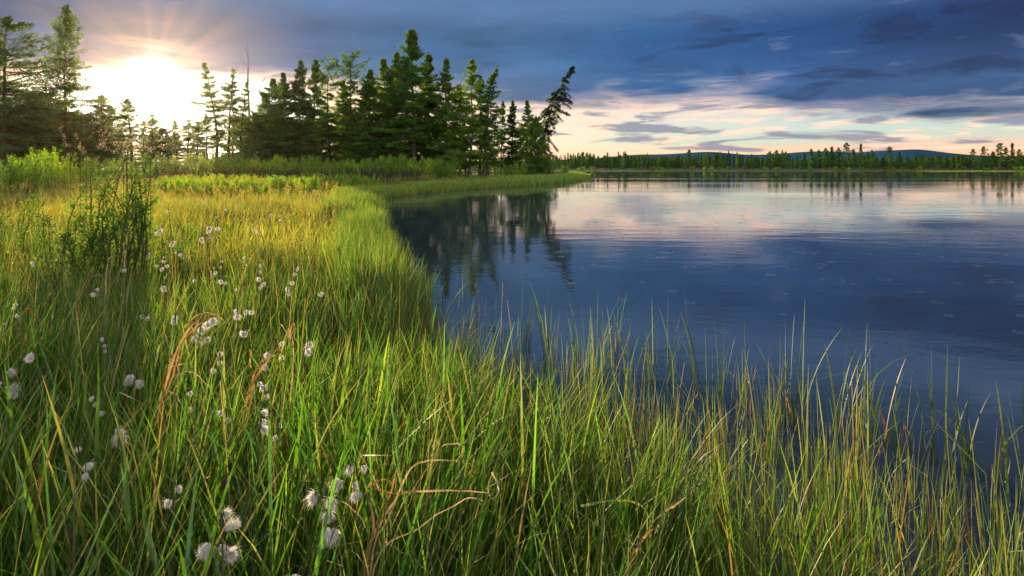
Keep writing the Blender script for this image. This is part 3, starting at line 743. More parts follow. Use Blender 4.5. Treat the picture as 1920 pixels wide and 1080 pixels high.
# ================================================================== GRASS
def pick(n, pal, p, jit=.36):
    pal = np.array(pal); k_ = rng.choice(len(pal), n, p=np.array(p) / sum(p))
    return pal[k_] * rng.uniform(1 - jit, 1 + jit, (n, 1)) * rng.uniform(.92, 1.08, (n, 3))
def scatter(n, d0, d1, x_of=None, pw=1.0):
    """points in the field of view (with a margin to step aside), uniform per area"""
    y = np.sqrt(rng.uniform(d0 ** 2, d1 ** 2, n)) if pw == 1 else d0 + (d1 - d0) * rng.random(n) ** pw
    x = rng.uniform(-1, 1, n) * (.95 * y + 1.3)
    return x, y
GREEN = [(.045, .14, .012), (.09, .23, .016), (.15, .32, .02), (.27, .37, .028), (.30, .23, .075), (.16, .075, .025)]
MEAD = [(.12, .25, .018), (.24, .36, .022), (.36, .42, .03), (.44, .41, .05), (.46, .33, .10), (.30, .14, .04)]
SPIT = [(.17, .38, .026), (.26, .46, .034), (.36, .48, .04), (.46, .44, .07), (.44, .30, .10), (.30, .14, .04)]
REED = [(.065, .17, .017), (.11, .245, .02), (.18, .31, .026), (.27, .34, .032), (.30, .20, .06), (.15, .07, .025)]
def lownoise(x, y, s, ph=0.0):
    return (np.sin(x * s + 1.7 * np.sin(y * s * .63 + ph)) * np.sin(y * s * .8 + 1.3 * np.sin(x * s * .71 + 2 + ph)) + .5 * np.sin(x * s * 2.3 + y * s * 1.9 + ph)) / 1.5
def tussocks(acc, n, d0, d1, per, hgt, wid, pal, pr, spread, keep=None, lean=(.05, .28), bendr=(.2, 1.2), seg=5, smin=-.05, smax=1e9, brown=.5, pam=.75):
    x, y = scatter(n, d0, d1); s = sdist(x, y); ok = (s > smin) & (s < smax)
    if keep is not None: ok &= keep(x, y, s)
    ok &= ~((lownoise(x, y, 1.3, 4.0) > .55) & (rng.random(len(x)) < .6))
    x, y, s = x[ok], y[ok], s[ok]
    m = len(x); kk = rng.integers(int(per * .6), int(per * 1.4) + 1, m); idx = np.repeat(np.arange(m), kk); N = len(idx)
    ox = rng.normal(size=N) * spread; oy = rng.normal(size=N) * spread
    bx, by = x[idx] + ox, y[idx] + oy
    bz = np.maximum(gz(bx, by), -.25) - .02
    th_ = rng.uniform(.72, 1.2, m)[idx]
    H = hgt * th_ * (1 + .2 * lownoise(bx, by, .9, 2.0)) * rng.uniform(.55, 1.12, N)
    A = np.arctan2(oy, ox) + rng.normal(size=N) * .7
    wind = rng.normal(size=m)[idx] * .6
    A = np.where(rng.random(N) < .3, wind, A)
    tilt = np.abs(rng.normal(size=N)) * lean[1] + lean[0] * rng.random(N)
    bend = rng.uniform(*bendr, N) * np.where(rng.random(N) < .12, 1.9, 1)
    c = pick(N, pal, pr) * rng.uniform(.75, 1.25, m)[idx][:, None]
    ln_ = lownoise(bx, by, .55); c = c * (1 + ln_[:, None] * np.array([[.38, .22, .15]]))
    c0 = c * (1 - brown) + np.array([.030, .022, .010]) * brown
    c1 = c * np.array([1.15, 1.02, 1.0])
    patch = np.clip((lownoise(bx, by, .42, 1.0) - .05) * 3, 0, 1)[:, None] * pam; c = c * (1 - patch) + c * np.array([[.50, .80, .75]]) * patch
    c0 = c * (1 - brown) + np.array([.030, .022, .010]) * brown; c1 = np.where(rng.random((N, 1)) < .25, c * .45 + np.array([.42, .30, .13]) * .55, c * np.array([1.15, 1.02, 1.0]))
    kt = rng.uniform(.45, .85, N); ka = np.where(rng.random(N) < .07, rng.uniform(.8, 2.2, N), 0)
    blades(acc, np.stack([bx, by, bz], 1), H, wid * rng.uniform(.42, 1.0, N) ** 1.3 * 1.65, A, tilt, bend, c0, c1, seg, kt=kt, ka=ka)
    return N
tot = 0
g = Acc()
def open_front(x, y, s):      # trampled, thinner sedge around the dead tangle and the sheaf
    q = ((x > -.45) & (x < .02) & (y < 1.22)) | ((x > .2) & (x < .5) & (y < 1.4))
    return (s > -.02) & (~q | (rng.random(len(x)) < .28))
no_reed = lambda x, y, s: s > -.02
# foreground sedge
tot += tussocks(g, 1150, .75, 2.7, 30, .50, .0042, GREEN, [4, 6, 5, 2.4, 1.1, .7], .055, open_front, seg=7, lean=(.03, .14), bendr=(.08, .75))
tot += tussocks(g, 700, .85, 2.7, 7, .58, .0080, GREEN, [5, 6, 3, 1, .2, .1], .05, lambda x, y, s: (s > .1) & (x < .1) & open_front(x, y, s), lean=(.03, .16), bendr=(.05, .7), seg=8)
tot += tussocks(g, 3000, 2.5, 6.2, 24, .47, .0050, GREEN, [3.5, 6, 5, 3, 1.5, .9], .07, no_reed, seg=6, lean=(.03, .13), bendr=(.05, .6))
DRYP = [(.42, .28, .12), (.34, .17, .06), (.50, .38, .2), (.2, .1, .04)]
tot += tussocks(g, 900, .9, 6.0, 5, .42, .0042, DRYP, [4, 3, 2, 2], .04, lambda x, y, s: s > -.8, seg=8, lean=(.15, .35), bendr=(.4, 2.6), brown=.2, smin=-.8)
link('near_sedge', g.mesh('near_sedge', [M['grass']]), kind='stuff')
g = Acc()
tot += tussocks(g, 5200, 6.0, 15.5, 20, .42, .0085, MEAD, [3.5, 7, 6, 2.2, .8, .4], .12, no_reed, seg=5, lean=(.04, .18), bendr=(.05, .7))
tot += tussocks(g, 2600, 15, 21.5, 13, .37, .017, MEAD, [2, 6, 6, 3.5, 1, .6], .2, lambda x, y, s: (s > 0) & (rng.random(len(x)) < .8), seg=4)
tot += tussocks(g, 8200, 21.5, 42, 12, .34, .022, SPIT, [5, 8, 3, .5, .3, .2], .25, lambda x, y, s: (s > 0) & (rng.random(len(x)) < .6), seg=4)
tot += tussocks(g, 9000, 40, 92, 10, .38, .05, SPIT, [5, 7, 3.5, .8, .3, .1], .5, lambda x, y, s: (s > 0) & (x < 13) & (rng.random(len(x)) < .6), seg=3)
link('meadow_grass', g.mesh('meadow_grass', [M['grass']]), kind='stuff')
# bright sedge fringe right at the waterline, round the bay and along the spit
g = Acc()
def fringe(pts, n, w0, w1, hgt, wid, pal, pr, seg=4, lean=.1):
    pts = np.array(pts, float); seglen = np.linalg.norm(np.diff(pts, axis=0), axis=1); cs = np.concatenate([[0], np.cumsum(seglen)])
    t = rng.random(n) * cs[-1]; k_ = np.clip(np.searchsorted(cs, t) - 1, 0, len(pts) - 2); f = (t - cs[k_]) / seglen[k_]
    p = pts[k_] * (1 - f[:, None]) + pts[k_ + 1] * f[:, None]
    dr_ = norm(pts[k_ + 1] - pts[k_]); nl = np.stack([-dr_[:, 1], dr_[:, 0]], 1)
    o = rng.uniform(w0, w1, n); p = p + nl * o[:, None]
    z = np.maximum(gz(p[:, 0], p[:, 1]), -.12)
    c = pick(n, pal, pr)
    hv = hgt * rng.uniform(.55, 1.1, n) * (1 + .28 * lownoise(p[:, 0], p[:, 1], 1.4))
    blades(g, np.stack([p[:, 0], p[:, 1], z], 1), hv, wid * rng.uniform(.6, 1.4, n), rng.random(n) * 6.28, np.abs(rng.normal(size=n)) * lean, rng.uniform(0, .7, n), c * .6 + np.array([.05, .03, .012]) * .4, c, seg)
SHORE = LAKE[:25]
fringe(SHORE[5:9], 9000, -.25, .5, .55, .006, REED, [3, 5, 5, 3, .5, .4], 6)
fringe(SHORE[8:12], 12000, -.35, 1.0, .55, .014, REED, [2, 5, 6, 4, .6, .4], 5)
fringe(SHORE[11:16], 13000, -.5, 1.2, .42, .028, SPIT, [4, 6, 4, 1, .5, 2.2], 4)
fringe(SHORE[15:20], 15000, -1.0, 2.2, .60, .045, SPIT, [5, 7, 4, .5, .2, .3], 4, .06)
fringe(LAKE[32:37], 26000, -12, .3, .40, .16, MEAD, [2, 4, 5, 4, 1.5, .5], 2)
link('shore_sedge', g.mesh('shore_sedge', [M['grass']]), kind='stuff')

# seeding stems of the golden meadow: thin stalk with a loose head of spikelets
def panicles(name, n, d0, d1, hgt, wid, sp, keep, colr):
    a = Acc(); x, y = scatter(n, d0, d1); s = sdist(x, y); ok = keep(x, y, s); x, y = x[ok], y[ok]; m = len(x)
    z = gz(x, y); H = hgt * rng.uniform(.75, 1.2, m)
    c = np.tile(np.array([[.30, .24, .07]]), (m, 1)) * rng.uniform(.7, 1.2, (m, 1))
    C = blades(a, np.stack([x, y, z], 1), H, np.full(m, wid), rng.random(m) * 6.28, np.abs(rng.normal(size=m)) * .12, rng.uniform(0, .6, m), c * .8, c, 5, tip=.5)
    k_ = 9; t = 1 - rng.random((m, k_)) * .28
    i0 = np.clip((t * 5).astype(int), 0, 4); f = (t * 5 - i0)[..., None]; mm = np.arange(m)[:, None]
    P = C[mm, i0] * (1 - f) + C[mm, i0 + 1] * f + rng.normal(size=(m, k_, 3)) * sp
    sprays(a, P.reshape(-1, 3), rng.normal(size=(m * k_, 3)) * .5 + np.array([[0, 0, .6]]), sp * rng.uniform(1.0, 2.0, m * k_), sp * rng.uniform(.4, .7, m * k_),
           np.array(colr) * rng.uniform(.6, 1.3, (m * k_, 1)), rng)
    link(name, a.mesh(name, [M['grass']]), kind='stuff')
panicles('seeding_grass', 5200, 4.0, 16, .62, .0035, .012, lambda x, y, s: s > .4, (.44, .33, .10))
panicles('seeding_grass', 4200, 15, 40, .62, .012, .03, lambda x, y, s: s > .6, (.52, .38, .11))
panicles('sedge_heads', 600, 1.3, 6.0, .60, .003, .009, lambda x, y, s: s > -.4, (.075, .04, .018))

# reeds standing in the shallow water
OUT = np.array([(-1.7, 7.4), (-1.15, 6.2), (-.63, 4.9), (-.04, 4.15), (.49, 3.75), (1.04, 3.35), (1.5, 2.95), (1.85, 2.5), (2.2, 2.1), (2.9, 1.5), (4.2, .6), (5, -.5), (3, -.5), (1.2, .3), (.2, 1.4), (-.4, 2.6), (-1.0, 4), (-1.8, 6.5)])
def inside(poly, x, y):
    c = np.zeros(len(x), bool)
    for a, b in zip(poly, np.roll(poly, -1, 0)):
        q = (a[1] > y) != (b[1] > y); c ^= q & (x < (b[0] - a[0]) * (y - a[1]) / ((b[1] - a[1]) or 1e-9) + a[0])
    return c
g = Acc()
def outer_d(x, y):
    p = np.stack([x, y], 1); best = np.full(len(p), 9.0)
    for a, b in zip(OUT[:10], OUT[1:11]):
        e = b - a; q = p - a; t = np.clip((q @ e) / (e @ e), 0, 1); best = np.minimum(best, np.linalg.norm(q - t[:, None] * e, axis=1))
    return best
def reeds(n, per, hgt, wid, spread, edge_min, pr, tl=.055, bd=(0, .28), seg=7, prob=1.0):
    x = rng.uniform(-1.9, 5, n); y = rng.uniform(.7, 7.4, n)
    ok = inside(OUT, x, y) & (sdist(x, y) < .25); x, y = x[ok], y[ok]
    od = outer_d(x, y); ok = rng.random(len(x)) < np.clip(edge_min + (od / 1.25) ** 1.7, 0, 1) * prob * np.where(x > 1.0, .9, 1); x, y = x[ok], y[ok]
    m = len(x); kk = rng.integers(int(per * .5), int(per * 1.5) + 1, m); idx = np.repeat(np.arange(m), kk); N = len(idx)
    bx = x[idx] + rng.normal(size=N) * spread; by = y[idx] + rng.normal(size=N) * spread
    H = (hgt * rng.uniform(.7, 1.15, m))[idx] * rng.uniform(.55, 1.08, N)
    c = pick(N, REED, pr) * rng.uniform(.8, 1.2, m)[idx][:, None]
    kt = rng.uniform(.35, .85, N); ka = np.where(rng.random(N) < .10, rng.uniform(.6, 2.4, N), 0)
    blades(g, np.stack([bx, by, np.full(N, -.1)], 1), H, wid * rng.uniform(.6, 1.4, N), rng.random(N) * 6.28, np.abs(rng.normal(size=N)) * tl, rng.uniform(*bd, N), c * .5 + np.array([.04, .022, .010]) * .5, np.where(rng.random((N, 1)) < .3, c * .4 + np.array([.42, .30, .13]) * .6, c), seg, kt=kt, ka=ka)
    return N
tot += reeds(5600, 9, .55, .0040, .026, .04, [3, 5, 5, 3, 1.5, 1.2])
tot += reeds(2600, 7, .34, .0040, .05, .05, [3, 4, 4, 3, 1.6, 1.4], .3, (.1, 1.4))
link('reed_bed', g.mesh('reed_bed', [M['reed']]), kind='stuff')
print('blades', tot)

# reed tufts that stand clear against the open water: each one a thing
def px_water(px, py, z=0.0):
    d = (EYE - z) * F / (py - HZ); return colx(px, d), d
TUFT = [ # px of tip, py of tip, py of foot at the water, lean (px), blades, note
    (985, 522, 650, 4, 6, 'slim reed tuft with one kinked dark stalk at the inner end of the reed front'), (1024, 512, 665, -2, 9, 'dense upright reed tuft below the dark reflection tip'), (1078, 548, 680, -10, 6, 'reed tuft of spread straight stalks past the dense upright one'),
    (1122, 540, 690, 5, 7, 'reed tuft with leaning crossed stalks and brown base'), (1148, 528, 690, 2, 8, 'bushy green reed tuft with orange sheath at its foot'), (1182, 552, 700, 4, 6, 'reed tuft in a gap of dark water'), (1262, 520, 720, 3, 8, 'tall full reed tuft before the dark straight stalk'),
    (1298, 536, 740, -26, 4, 'long dark reed stalk slanting away from its tuft'), (1352, 585, 745, 6, 5, 'reed tuft with a drooping pale tip'), (1392, 600, 760, -6, 6, 'short-stalked reed tuft with a bent dark blade'), (1460, 615, 790, 2, 7, 'dense tuft of yellow green reeds by itself'),
    (1490, 590, 800, 14, 6, 'reed tuft bowing gently away from the straight tall stalk'), (1513, 560, 800, 8, 4, 'straight tall reed stalk standing highest over the open water'), (1496, 648, 800, -8, 5, 'reed tuft with one orange dead blade'), (1580, 614, 815, 24, 7, 'thick reed tuft curving with a seed tip'),
    (1592, 606, 800, 3, 4, 'thin straight reeds behind the arching reed'), (1605, 646, 820, -16, 6, 'reed tuft with a blade arching right over'), (1634, 606, 825, 12, 5, 'reed tuft with a reddish pointed blade'), (1646, 566, 830, -6, 4, 'pair of very tall crossing reed stalks'),
    (1672, 672, 835, 8, 5, 'short reed tuft between the tall crossing pair and the folded orange blade'), (1714, 694, 850, 20, 5, 'reed tuft with a folded orange blade'), (1747, 645, 860, -5, 5, 'upright pair of dark reed stalks'), (1775, 648, 870, 6, 4, 'reed stalk bent away then up with a pale blade'),
    (1816, 672, 880, 14, 4, 'thin reeds with a long slanting pale blade'), (1822, 700, 890, -4, 5, 'short green reed tuft before the low arching reeds'), (1896, 712, 900, 60, 4, 'two long low arching reeds near the photo edge'), (1908, 700, 930, -10, 5, 'reeds at the photo edge over dark water'),
    (930, 560, 640, 3, 6, 'reed tuft at the dark foot of the tree reflection'), (885, 545, 628, -4, 6, 'thin reed tuft in the tree reflection'), (835, 505, 600, 8, 5, 'reed tuft with a kinked stalk in the tree reflection'), (780, 490, 575, -5, 6, 'curved dark reed tuft low in the tree reflection'), (1225, 560, 712, -4, 6, 'reed tuft before the tall full one'),
]
HERO_C = np.array([(.06, .13, .018), (.09, .17, .02), (.13, .20, .025), (.05, .10, .02)])
for tx, ty, fy, ln_, nb, lab in TUFT:
    d = EYE * F / (fy - HZ); x = colx(tx - ln_ * .6, d); H = (fy - ty) * d / F + .12
    a = Acc(); n = nb
    Hs = H * np.concatenate([[1.0], rng.uniform(.5, .95, n - 1)])
    az_ = np.where(rng.random(n) < .65, 0 if ln_ > 0 else math.pi, rng.random(n) * 6.28); az_[0] = 0 if ln_ > 0 else math.pi
    tl = abs(ln_) / max(40, fy - ty) * .5
    tilt = np.abs(rng.normal(size=n)) * .08 + tl * .5; tilt[0] = tl * .6
    bend = rng.uniform(.05, .5, n); bend[0] = tl * 1.6
    kt = rng.uniform(.5, .8, n); ka = np.where(rng.random(n) < .16, rng.uniform(.8, 2.4, n), 0); ka[0] = 0
    if 'arching' in lab: bend[0] = 2.3; bend[1] = 2.0; Hs[:2] *= 1.35
    if 'folded' in lab: ka[1] = 2.4; kt[1] = .8
    c = HERO_C[rng.integers(0, 4, n)] * rng.uniform(.85, 1.3, (n, 1))
    if 'orange' in lab or 'reddish' in lab: c[1] = (.36, .17, .05)
    blades(a, np.stack([rng.normal(size=n) * .02, rng.normal(size=n) * .02, np.full(n, -.12)], 1), Hs, rng.uniform(.006, .0105, n), az_, tilt, bend, c * .6 + np.array([.05, .03, .012]) * .4, c, 10, kt=kt, ka=ka)
    put(link('reed_tuft', a.mesh('reed_tuft', [M['reed']]), label=lab, category='reed', group='reed tufts standing clear in the open water'), (x, d, 0))

# ================================================================== DEAD AND BROAD SEDGE LEAVES (each bundle a thing)
def smooth(P, n=26):
    P = np.array(P, float); t = np.linspace(0, len(P) - 1, n)
    for _ in range(1): pass
    out = np.zeros((n, 3))
    for i_, tt in enumerate(t):
        k_ = min(int(tt), len(P) - 2); f = tt - k_
        p0, p1, p2, p3 = P[max(k_ - 1, 0)], P[k_], P[k_ + 1], P[min(k_ + 2, len(P) - 1)]
        out[i_] = .5 * ((2 * p1) + (-p0 + p2) * f + (2 * p0 - 5 * p1 + 4 * p2 - p3) * f ** 2 + (-p0 + 3 * p1 - 3 * p2 + p3) * f ** 3)
    return out
def strip(acc, pts, wid, col, twist=.6, ph=0.0, fold=.25):
    """a leaf blade along pts with a folded midrib"""
    L = smooth(pts); n = len(L); tg = norm(np.gradient(L, axis=0))
    s = np.linspace(0, 1, n)
    a = norm(np.cross(tg, np.array([[.15, -1, .25]]))); b = np.cross(tg, a)
    an = ph + twist * np.sin(s * 4 + ph)
    S = np.cos(an)[:, None] * a + np.sin(an)[:, None] * b; Nn = np.cross(tg, S)
    wv = (wid * (1 + .18 * np.convolve(rng.normal(size=n + 2), np.ones(3) / 3, 'valid')) * np.interp(s, [0, .15, .7, 1], [.8, 1, .75, .1]) * .5)[:, None]
    L = L + np.stack([np.convolve(rng.normal(size=n + 2), np.ones(3) / 3, 'valid') for _ in range(3)], 1) * .0018
    V = np.stack([L - S * wv, L + Nn * wv * fold * 2, L + S * wv], 1)
    i_ = np.arange(n - 1)[:, None] * 3; j_ = np.arange(2)[None]
    c = np.array(col)[None] * (1 + .25 * np.sin(s * 23 + ph * 5))[:, None] * np.linspace(.8, 1.1, n)[:, None] * rng.uniform(.62, 1.3, (n, 1))
    acc.add(V.reshape(-1, 3), np.stack([i_ + j_, i_ + j_ + 1, i_ + j_ + 4, i_ + j_ + 3], -1).reshape(-1, 4), np.repeat(c, 3, 0))
def bundle(name, cat, label, d, leaves, group=None, mat='dry', dj=.04):
    P0 = at(leaves[0][0][0][0], leaves[0][0][0][1], d); org = np.array([P0[0], d, G(P0[0], d)])
    e = put(link(name, None, label=label, category=cat, group=group), org)
    for q, (pts, wid, colr) in enumerate(leaves):
        n = len(pts); dd = d + rng.normal() * dj * .5 + np.cumsum(rng.normal(size=n) * dj)
        P = np.array([at(p[0], p[1], z) for p, z in zip(pts, dd)]) - org
        if P[0, 2] > .02 and pts[0][1] > leaves[0][0][0][1] - 45: P = np.concatenate([[[P[0, 0] + rng.normal() * .02, P[0, 1], -.03]], P])
        a = Acc(); strip(a, P, wid * (.8 if mat == 'dry' else 1), colr, ph=rng.uniform(-.5, .5)); link('leaf', a.mesh('leaf', [M[mat]]), e)
OR, TN, PL = (.38, .215, .095), (.45, .32, .165), (.52, .42, .26)
GDD = 'dead curled sedge leaves in the meadow'
bundle('dead_sedge', 'dead sedge', 'tall orange bundle of dead sedge leaves arching beside the largest cotton heads', 1.95, [
    ([(298, 800), (312, 720), (332, 655), (358, 612), (388, 592), (406, 590)], .008, OR), ([(305, 790), (325, 700), (345, 640), (372, 608), (398, 596), (418, 600)], .006, OR), ([(292, 810), (308, 735), (322, 680), (345, 625)], .007, TN),
    ([(315, 690), (345, 682), (362, 688)], .005, PL), ([(330, 705), (352, 697), (372, 704), (388, 722)], .005, PL), ([(300, 760), (322, 735), (340, 760), (348, 790)], .006, PL), ([(345, 615), (370, 590), (402, 588), (425, 605)], .006, TN)], GDD)
bundle('dead_sedge', 'dead sedge', 'fan of orange dead sedge leaves behind the second cluster of cotton heads', 1.95, [
    ([(452, 815), (462, 760), (470, 725), (492, 690), (520, 655), (532, 640)], .010, OR), ([(458, 812), (470, 750), (478, 700), (500, 665)], .011, OR), ([(470, 690), (470, 665), (468, 655)], .008, OR), ([(478, 690), (500, 672), (524, 664)], .004, TN), ([(455, 800), (480, 765), (505, 775), (515, 800)], .005, TN)], GDD)
bundle('dead_sedge', 'dead sedge', 'upright dead stalk ending in a pinkish folded spear leaf', 1.95, [
    ([(528, 850), (540, 780), (549, 700), (550, 645), (547, 628)], .006, TN), ([(550, 650), (543, 636), (546, 612), (552, 610), (553, 640)], .010, OR), ([(544, 635), (530, 612), (520, 605)], .004, TN)], GDD)
bundle('dead_sedge', 'dead sedge', 'tan tangle of dead leaves curling out to a looped tip low before the reeds', 1.22, [
    ([(680, 1070), (705, 1000), (735, 945), (752, 927), (785, 921), (840, 920), (895, 921), (922, 928)], .00700, TN), ([(925, 885), (932, 905), (934, 925), (925, 937), (917, 925), (917, 905), (922, 888)], .00630, PL), ([(690, 1075), (700, 980), (688, 930), (690, 912), (720, 898), (750, 915)], .00560, OR),
    ([(695, 1070), (735, 960), (765, 885), (800, 866), (850, 862), (860, 858)], .00560, TN), ([(855, 868), (865, 850), (868, 838), (856, 832), (830, 836), (812, 855)], .00350, PL), ([(688, 1060), (720, 960), (742, 890), (748, 875)], .00490, OR), ([(700, 1065), (790, 990), (855, 945), (885, 934), (908, 940)], .00420, PL),
    ([(690, 1000), (672, 965), (650, 945), (632, 936)], .00420, TN), ([(690, 912), (725, 922), (745, 928)], .00560, OR), ([(585, 1062), (600, 1040), (625, 1026), (688, 1012)], .00350, TN), ([(718, 1012), (750, 1032), (780, 1052), (810, 1080)], .00560, TN), ([(705, 1080), (735, 985), (775, 915), (830, 840)], .00350, TN),
    ([(712, 1070), (725, 1000), (722, 970)], .00560, PL), ([(640, 1055), (690, 1060), (700, 1030)], .00350, PL), ([(815, 865), (812, 835), (818, 826), (824, 834)], .00280, PL), ([(692, 1078), (712, 1030), (708, 1000), (692, 985)], .00560, OR)], GDD, dj=.03)
bundle('dead_sedge', 'dead sedge', 'sheaf of broad tan dead leaves at the bottom among the reeds', 1.4, [
    ([(1180, 1085), (1200, 1020), (1230, 975), (1262, 950), (1287, 930)], .012, TN), ([(1188, 1085), (1195, 1030), (1196, 1000)], .012, PL), ([(1172, 1085), (1205, 1010), (1236, 985)], .010, OR), ([(1146, 1085), (1148, 1030), (1151, 1000)], .012, OR), ([(1230, 1085), (1243, 980), (1250, 930)], .007, TN),
    ([(1172, 1008), (1200, 1030), (1225, 1060)], .005, PL), ([(1088, 948), (1140, 940), (1180, 940), (1210, 955), (1225, 985)], .008, (.20, .26, .06))], GDD)
bundle('dead_sedge', 'dead sedge', 'pair of thin tan dead stalks before the dark twiggy willow bush', 3.6, [
    ([(196, 600), (198, 560), (200, 500), (208, 478)], .012, TN), ([(198, 605), (205, 540), (210, 476)], .008, OR), ([(150, 560), (165, 525), (185, 515), (200, 528)], .006, TN)], GDD)
bundle('dead_sedge', 'dead sedge', 'single hooked orange dead leaf in the green sedge of the meadow', 3.2, [([(140, 680), (143, 600), (147, 555), (153, 542), (160, 560)], .014, OR), ([(146, 600), (158, 582), (172, 600)], .006, PL)], GDD)
bundle('dead_sedge', 'dead sedge', 'long straight pale dead stalk crossing the dark twiggy willow bush', 4.6, [([(228, 575), (231, 520), (236, 470), (242, 425)], .014, TN)], GDD)
for px, py, d, lab in [(1405, 690, 3.0, 'small orange dead reed sheath beside the short-stalked reed tuft'), (1225, 770, 2.75, 'orange dead reed stub under the tall full reed tuft'), (1165, 740, 2.9, 'rusty dead reed stub in the gap of dark water'), (1112, 735, 2.9, 'orange dead reed stub beside the crossed reeds'),
        (1590, 850, 2.3, 'orange dead reed stub below the thick curving reed tuft'), (1690, 880, 2.25, 'bright orange dead reed stub near the folded blade'), (1560, 1040, 1.75, 'flat orange dead leaf low among the reeds'), (1500, 975, 1.85, 'orange knotted dead blade over bent reeds'), (560, 500, 5.0, 'tan dead stalks beside the bay shore'), (640, 400, 12.0, 'orange dead tuft near the inner bay shore'), (545, 440, 8.0, 'pinkish dead tuft in the golden grass'), (385, 430, 8.0, 'small orange dead tuft in the golden grass')]:
    k_ = d / 2.4
    bundle('dead_sedge', 'dead sedge', lab, d, [([(px + rng.normal() * 4, py + 70 / k_), (px + rng.normal() * 3, py + 30 / k_), (px + 6 * rng.normal(), py)], .006 + .001 * d, OR), ([(px + 5, py + 70 / k_), (px + 8, py + 25 / k_), (px + 14, py + 4)], .007, TN), ([(px - 6, py + 60 / k_), (px - 10, py + 20 / k_), (px - 18 / k_, py + 12)], .006, OR)], GDD)
GB = [(.07, .17, .015), (.10, .21, .018), (.055, .13, .014)]
for q, (d, pts, lab) in enumerate([(1.25, [(240, 1110), (240, 1000), (236, 920), (228, 868)], 'broad glossy green blade standing upright low in the near sedge'), (1.2, [(85, 1110), (72, 1010), (50, 920), (18, 840)], 'broad green blade leaning toward the photo edge at the bottom'),
        (1.35, [(108, 1090), (110, 1000), (118, 930), (126, 875)], 'broad dark green blade beside the leaning one'), (1.5, [(182, 1010), (182, 880), (184, 740), (185, 640)], 'long narrow green blade rising through the cotton grass'), (1.9, [(635, 850), (640, 760), (650, 700), (658, 672)], 'broad bright blade past the pinkish spear leaf'),
        (1.6, [(592, 1010), (597, 950), (590, 900), (586, 868)], 'broad blade among the cotton heads by the tan tangle'), (1.6, [(420, 940), (408, 850), (392, 800)], 'bright green blade below the tall orange bundle'), (1.7, [(315, 960), (318, 880), (330, 800), (345, 740)], 'green blade crossing the tall orange bundle'),
        (1.3, [(465, 1100), (478, 1000), (480, 920)], 'dark green blade above the lowest cotton heads'), (1.15, [(300, 1110), (275, 990), (270, 940)], 'short broad blade next to the upright glossy one')]):
    bundle('broad_sedge', 'sedge blade', lab, d, [(pts, .013, GB[q % 3])], 'broad green sedge blades', 'grass', .02)

# ================================================================== COTTON GRASS
def cotton_head(seed, L=.040):
    r = np.random.default_rng(seed); a = Acc()
    n = 850; u = r.random(n); an = r.random(n) * 6.283
    # hairs hang from the scales at the top and splay downwards
    D = np.stack([np.cos(an) * .36 * u, np.sin(an) * .36 * u, -1 + .75 * u ** 3], 1) + r.normal(size=(n, 3)) * .16 + np.array([r.normal() * .35, r.normal() * .35, 0]); D = norm(D)
    ln = L * r.uniform(.45, 1.35, n)
    P = np.stack([np.cos(an) * .006 * u, np.sin(an) * .006 * u, -r.random(n) * L * .25], 1) + D * (ln * .5)[:, None]
    c = np.array([.90, .87, .86]) * r.uniform(.8, 1.08, (n, 1)); c[u < .15] *= np.array([.8, .66, .55])
    sprays(a, P, D, ln, r.uniform(.0007, .0017, n), c, r)
    # brown scales
    m = 16; an = r.random(m) * 6.283; D = np.stack([np.cos(an) * .5, np.sin(an) * .5, -np.ones(m)], 1)
    b = Acc(); sprays(b, D * .004, D, .015, .006, np.array([.12, .07, .04]), r)
    return a.mesh('hairs', [M['cotton']]), b.mesh('scales', [M['dry']])
HEADS = [cotton_head(60 + q) for q in range(6)]
def cotton(heads, label, hh=.5, size=1.0, group='white cotton grass in the meadow', parts=True):
    """heads: photo pixels of every head of the plant"""
    px = sum(h[0] for h in heads) / len(heads); py = min(h[1] for h in heads)
    d = 2.5
    for _ in range(4): d = max(1.15, (EYE - G(colx(px, d), d) - hh) * F / (py - HZ))
    x = colx(px, d); z = G(x, d)
    e = put(link('cotton_grass', None, label=label, category='cotton grass', group=group, kind='thing'), (x, d, z))
    a = Acc(); top = at(px, py - 3, d) - np.array([x, d, z]); s = np.linspace(0, 1, 7)
    wob = rng.normal(size=2) * .03
    tube(a, np.stack([top[0] * s + wob[0] * np.sin(s * 3), wob[1] * np.sin(s * 3), top[2] * s], 1), np.linspace(.0026, .0016, 7) * (1 + d * .12), 4)
    for (hx, hy) in heads:
        dd = d + rng.normal() * .015
        P = at(hx, hy, dd) - np.array([x, d, z]); q = np.linspace(0, 1, 6)[:, None]
        mid = top * .5 + P * .5 + np.array([0, 0, .02])
        tube(a, top * (1 - q) ** 2 + 2 * mid * q * (1 - q) + P * q ** 2, .0009 * (1 + d * .12), 3)
        hm_, bm_ = HEADS[rnd.randrange(6)]
        sz = size * .42 * rnd.uniform(.8, 1.25)
        o = link('seed_head', hm_, e); put(o, P, rnd.uniform(0, 6.28), (sz * rnd.uniform(.8, 1.1),) * 2 + (sz,))
        o.rotation_euler = (rnd.gauss(0, .35), rnd.gauss(0, .35), rnd.uniform(0, 6.28))
        if parts: link('scales', bm_, o)
    link('stem', a.mesh('stem', [M['stem']], True), e)
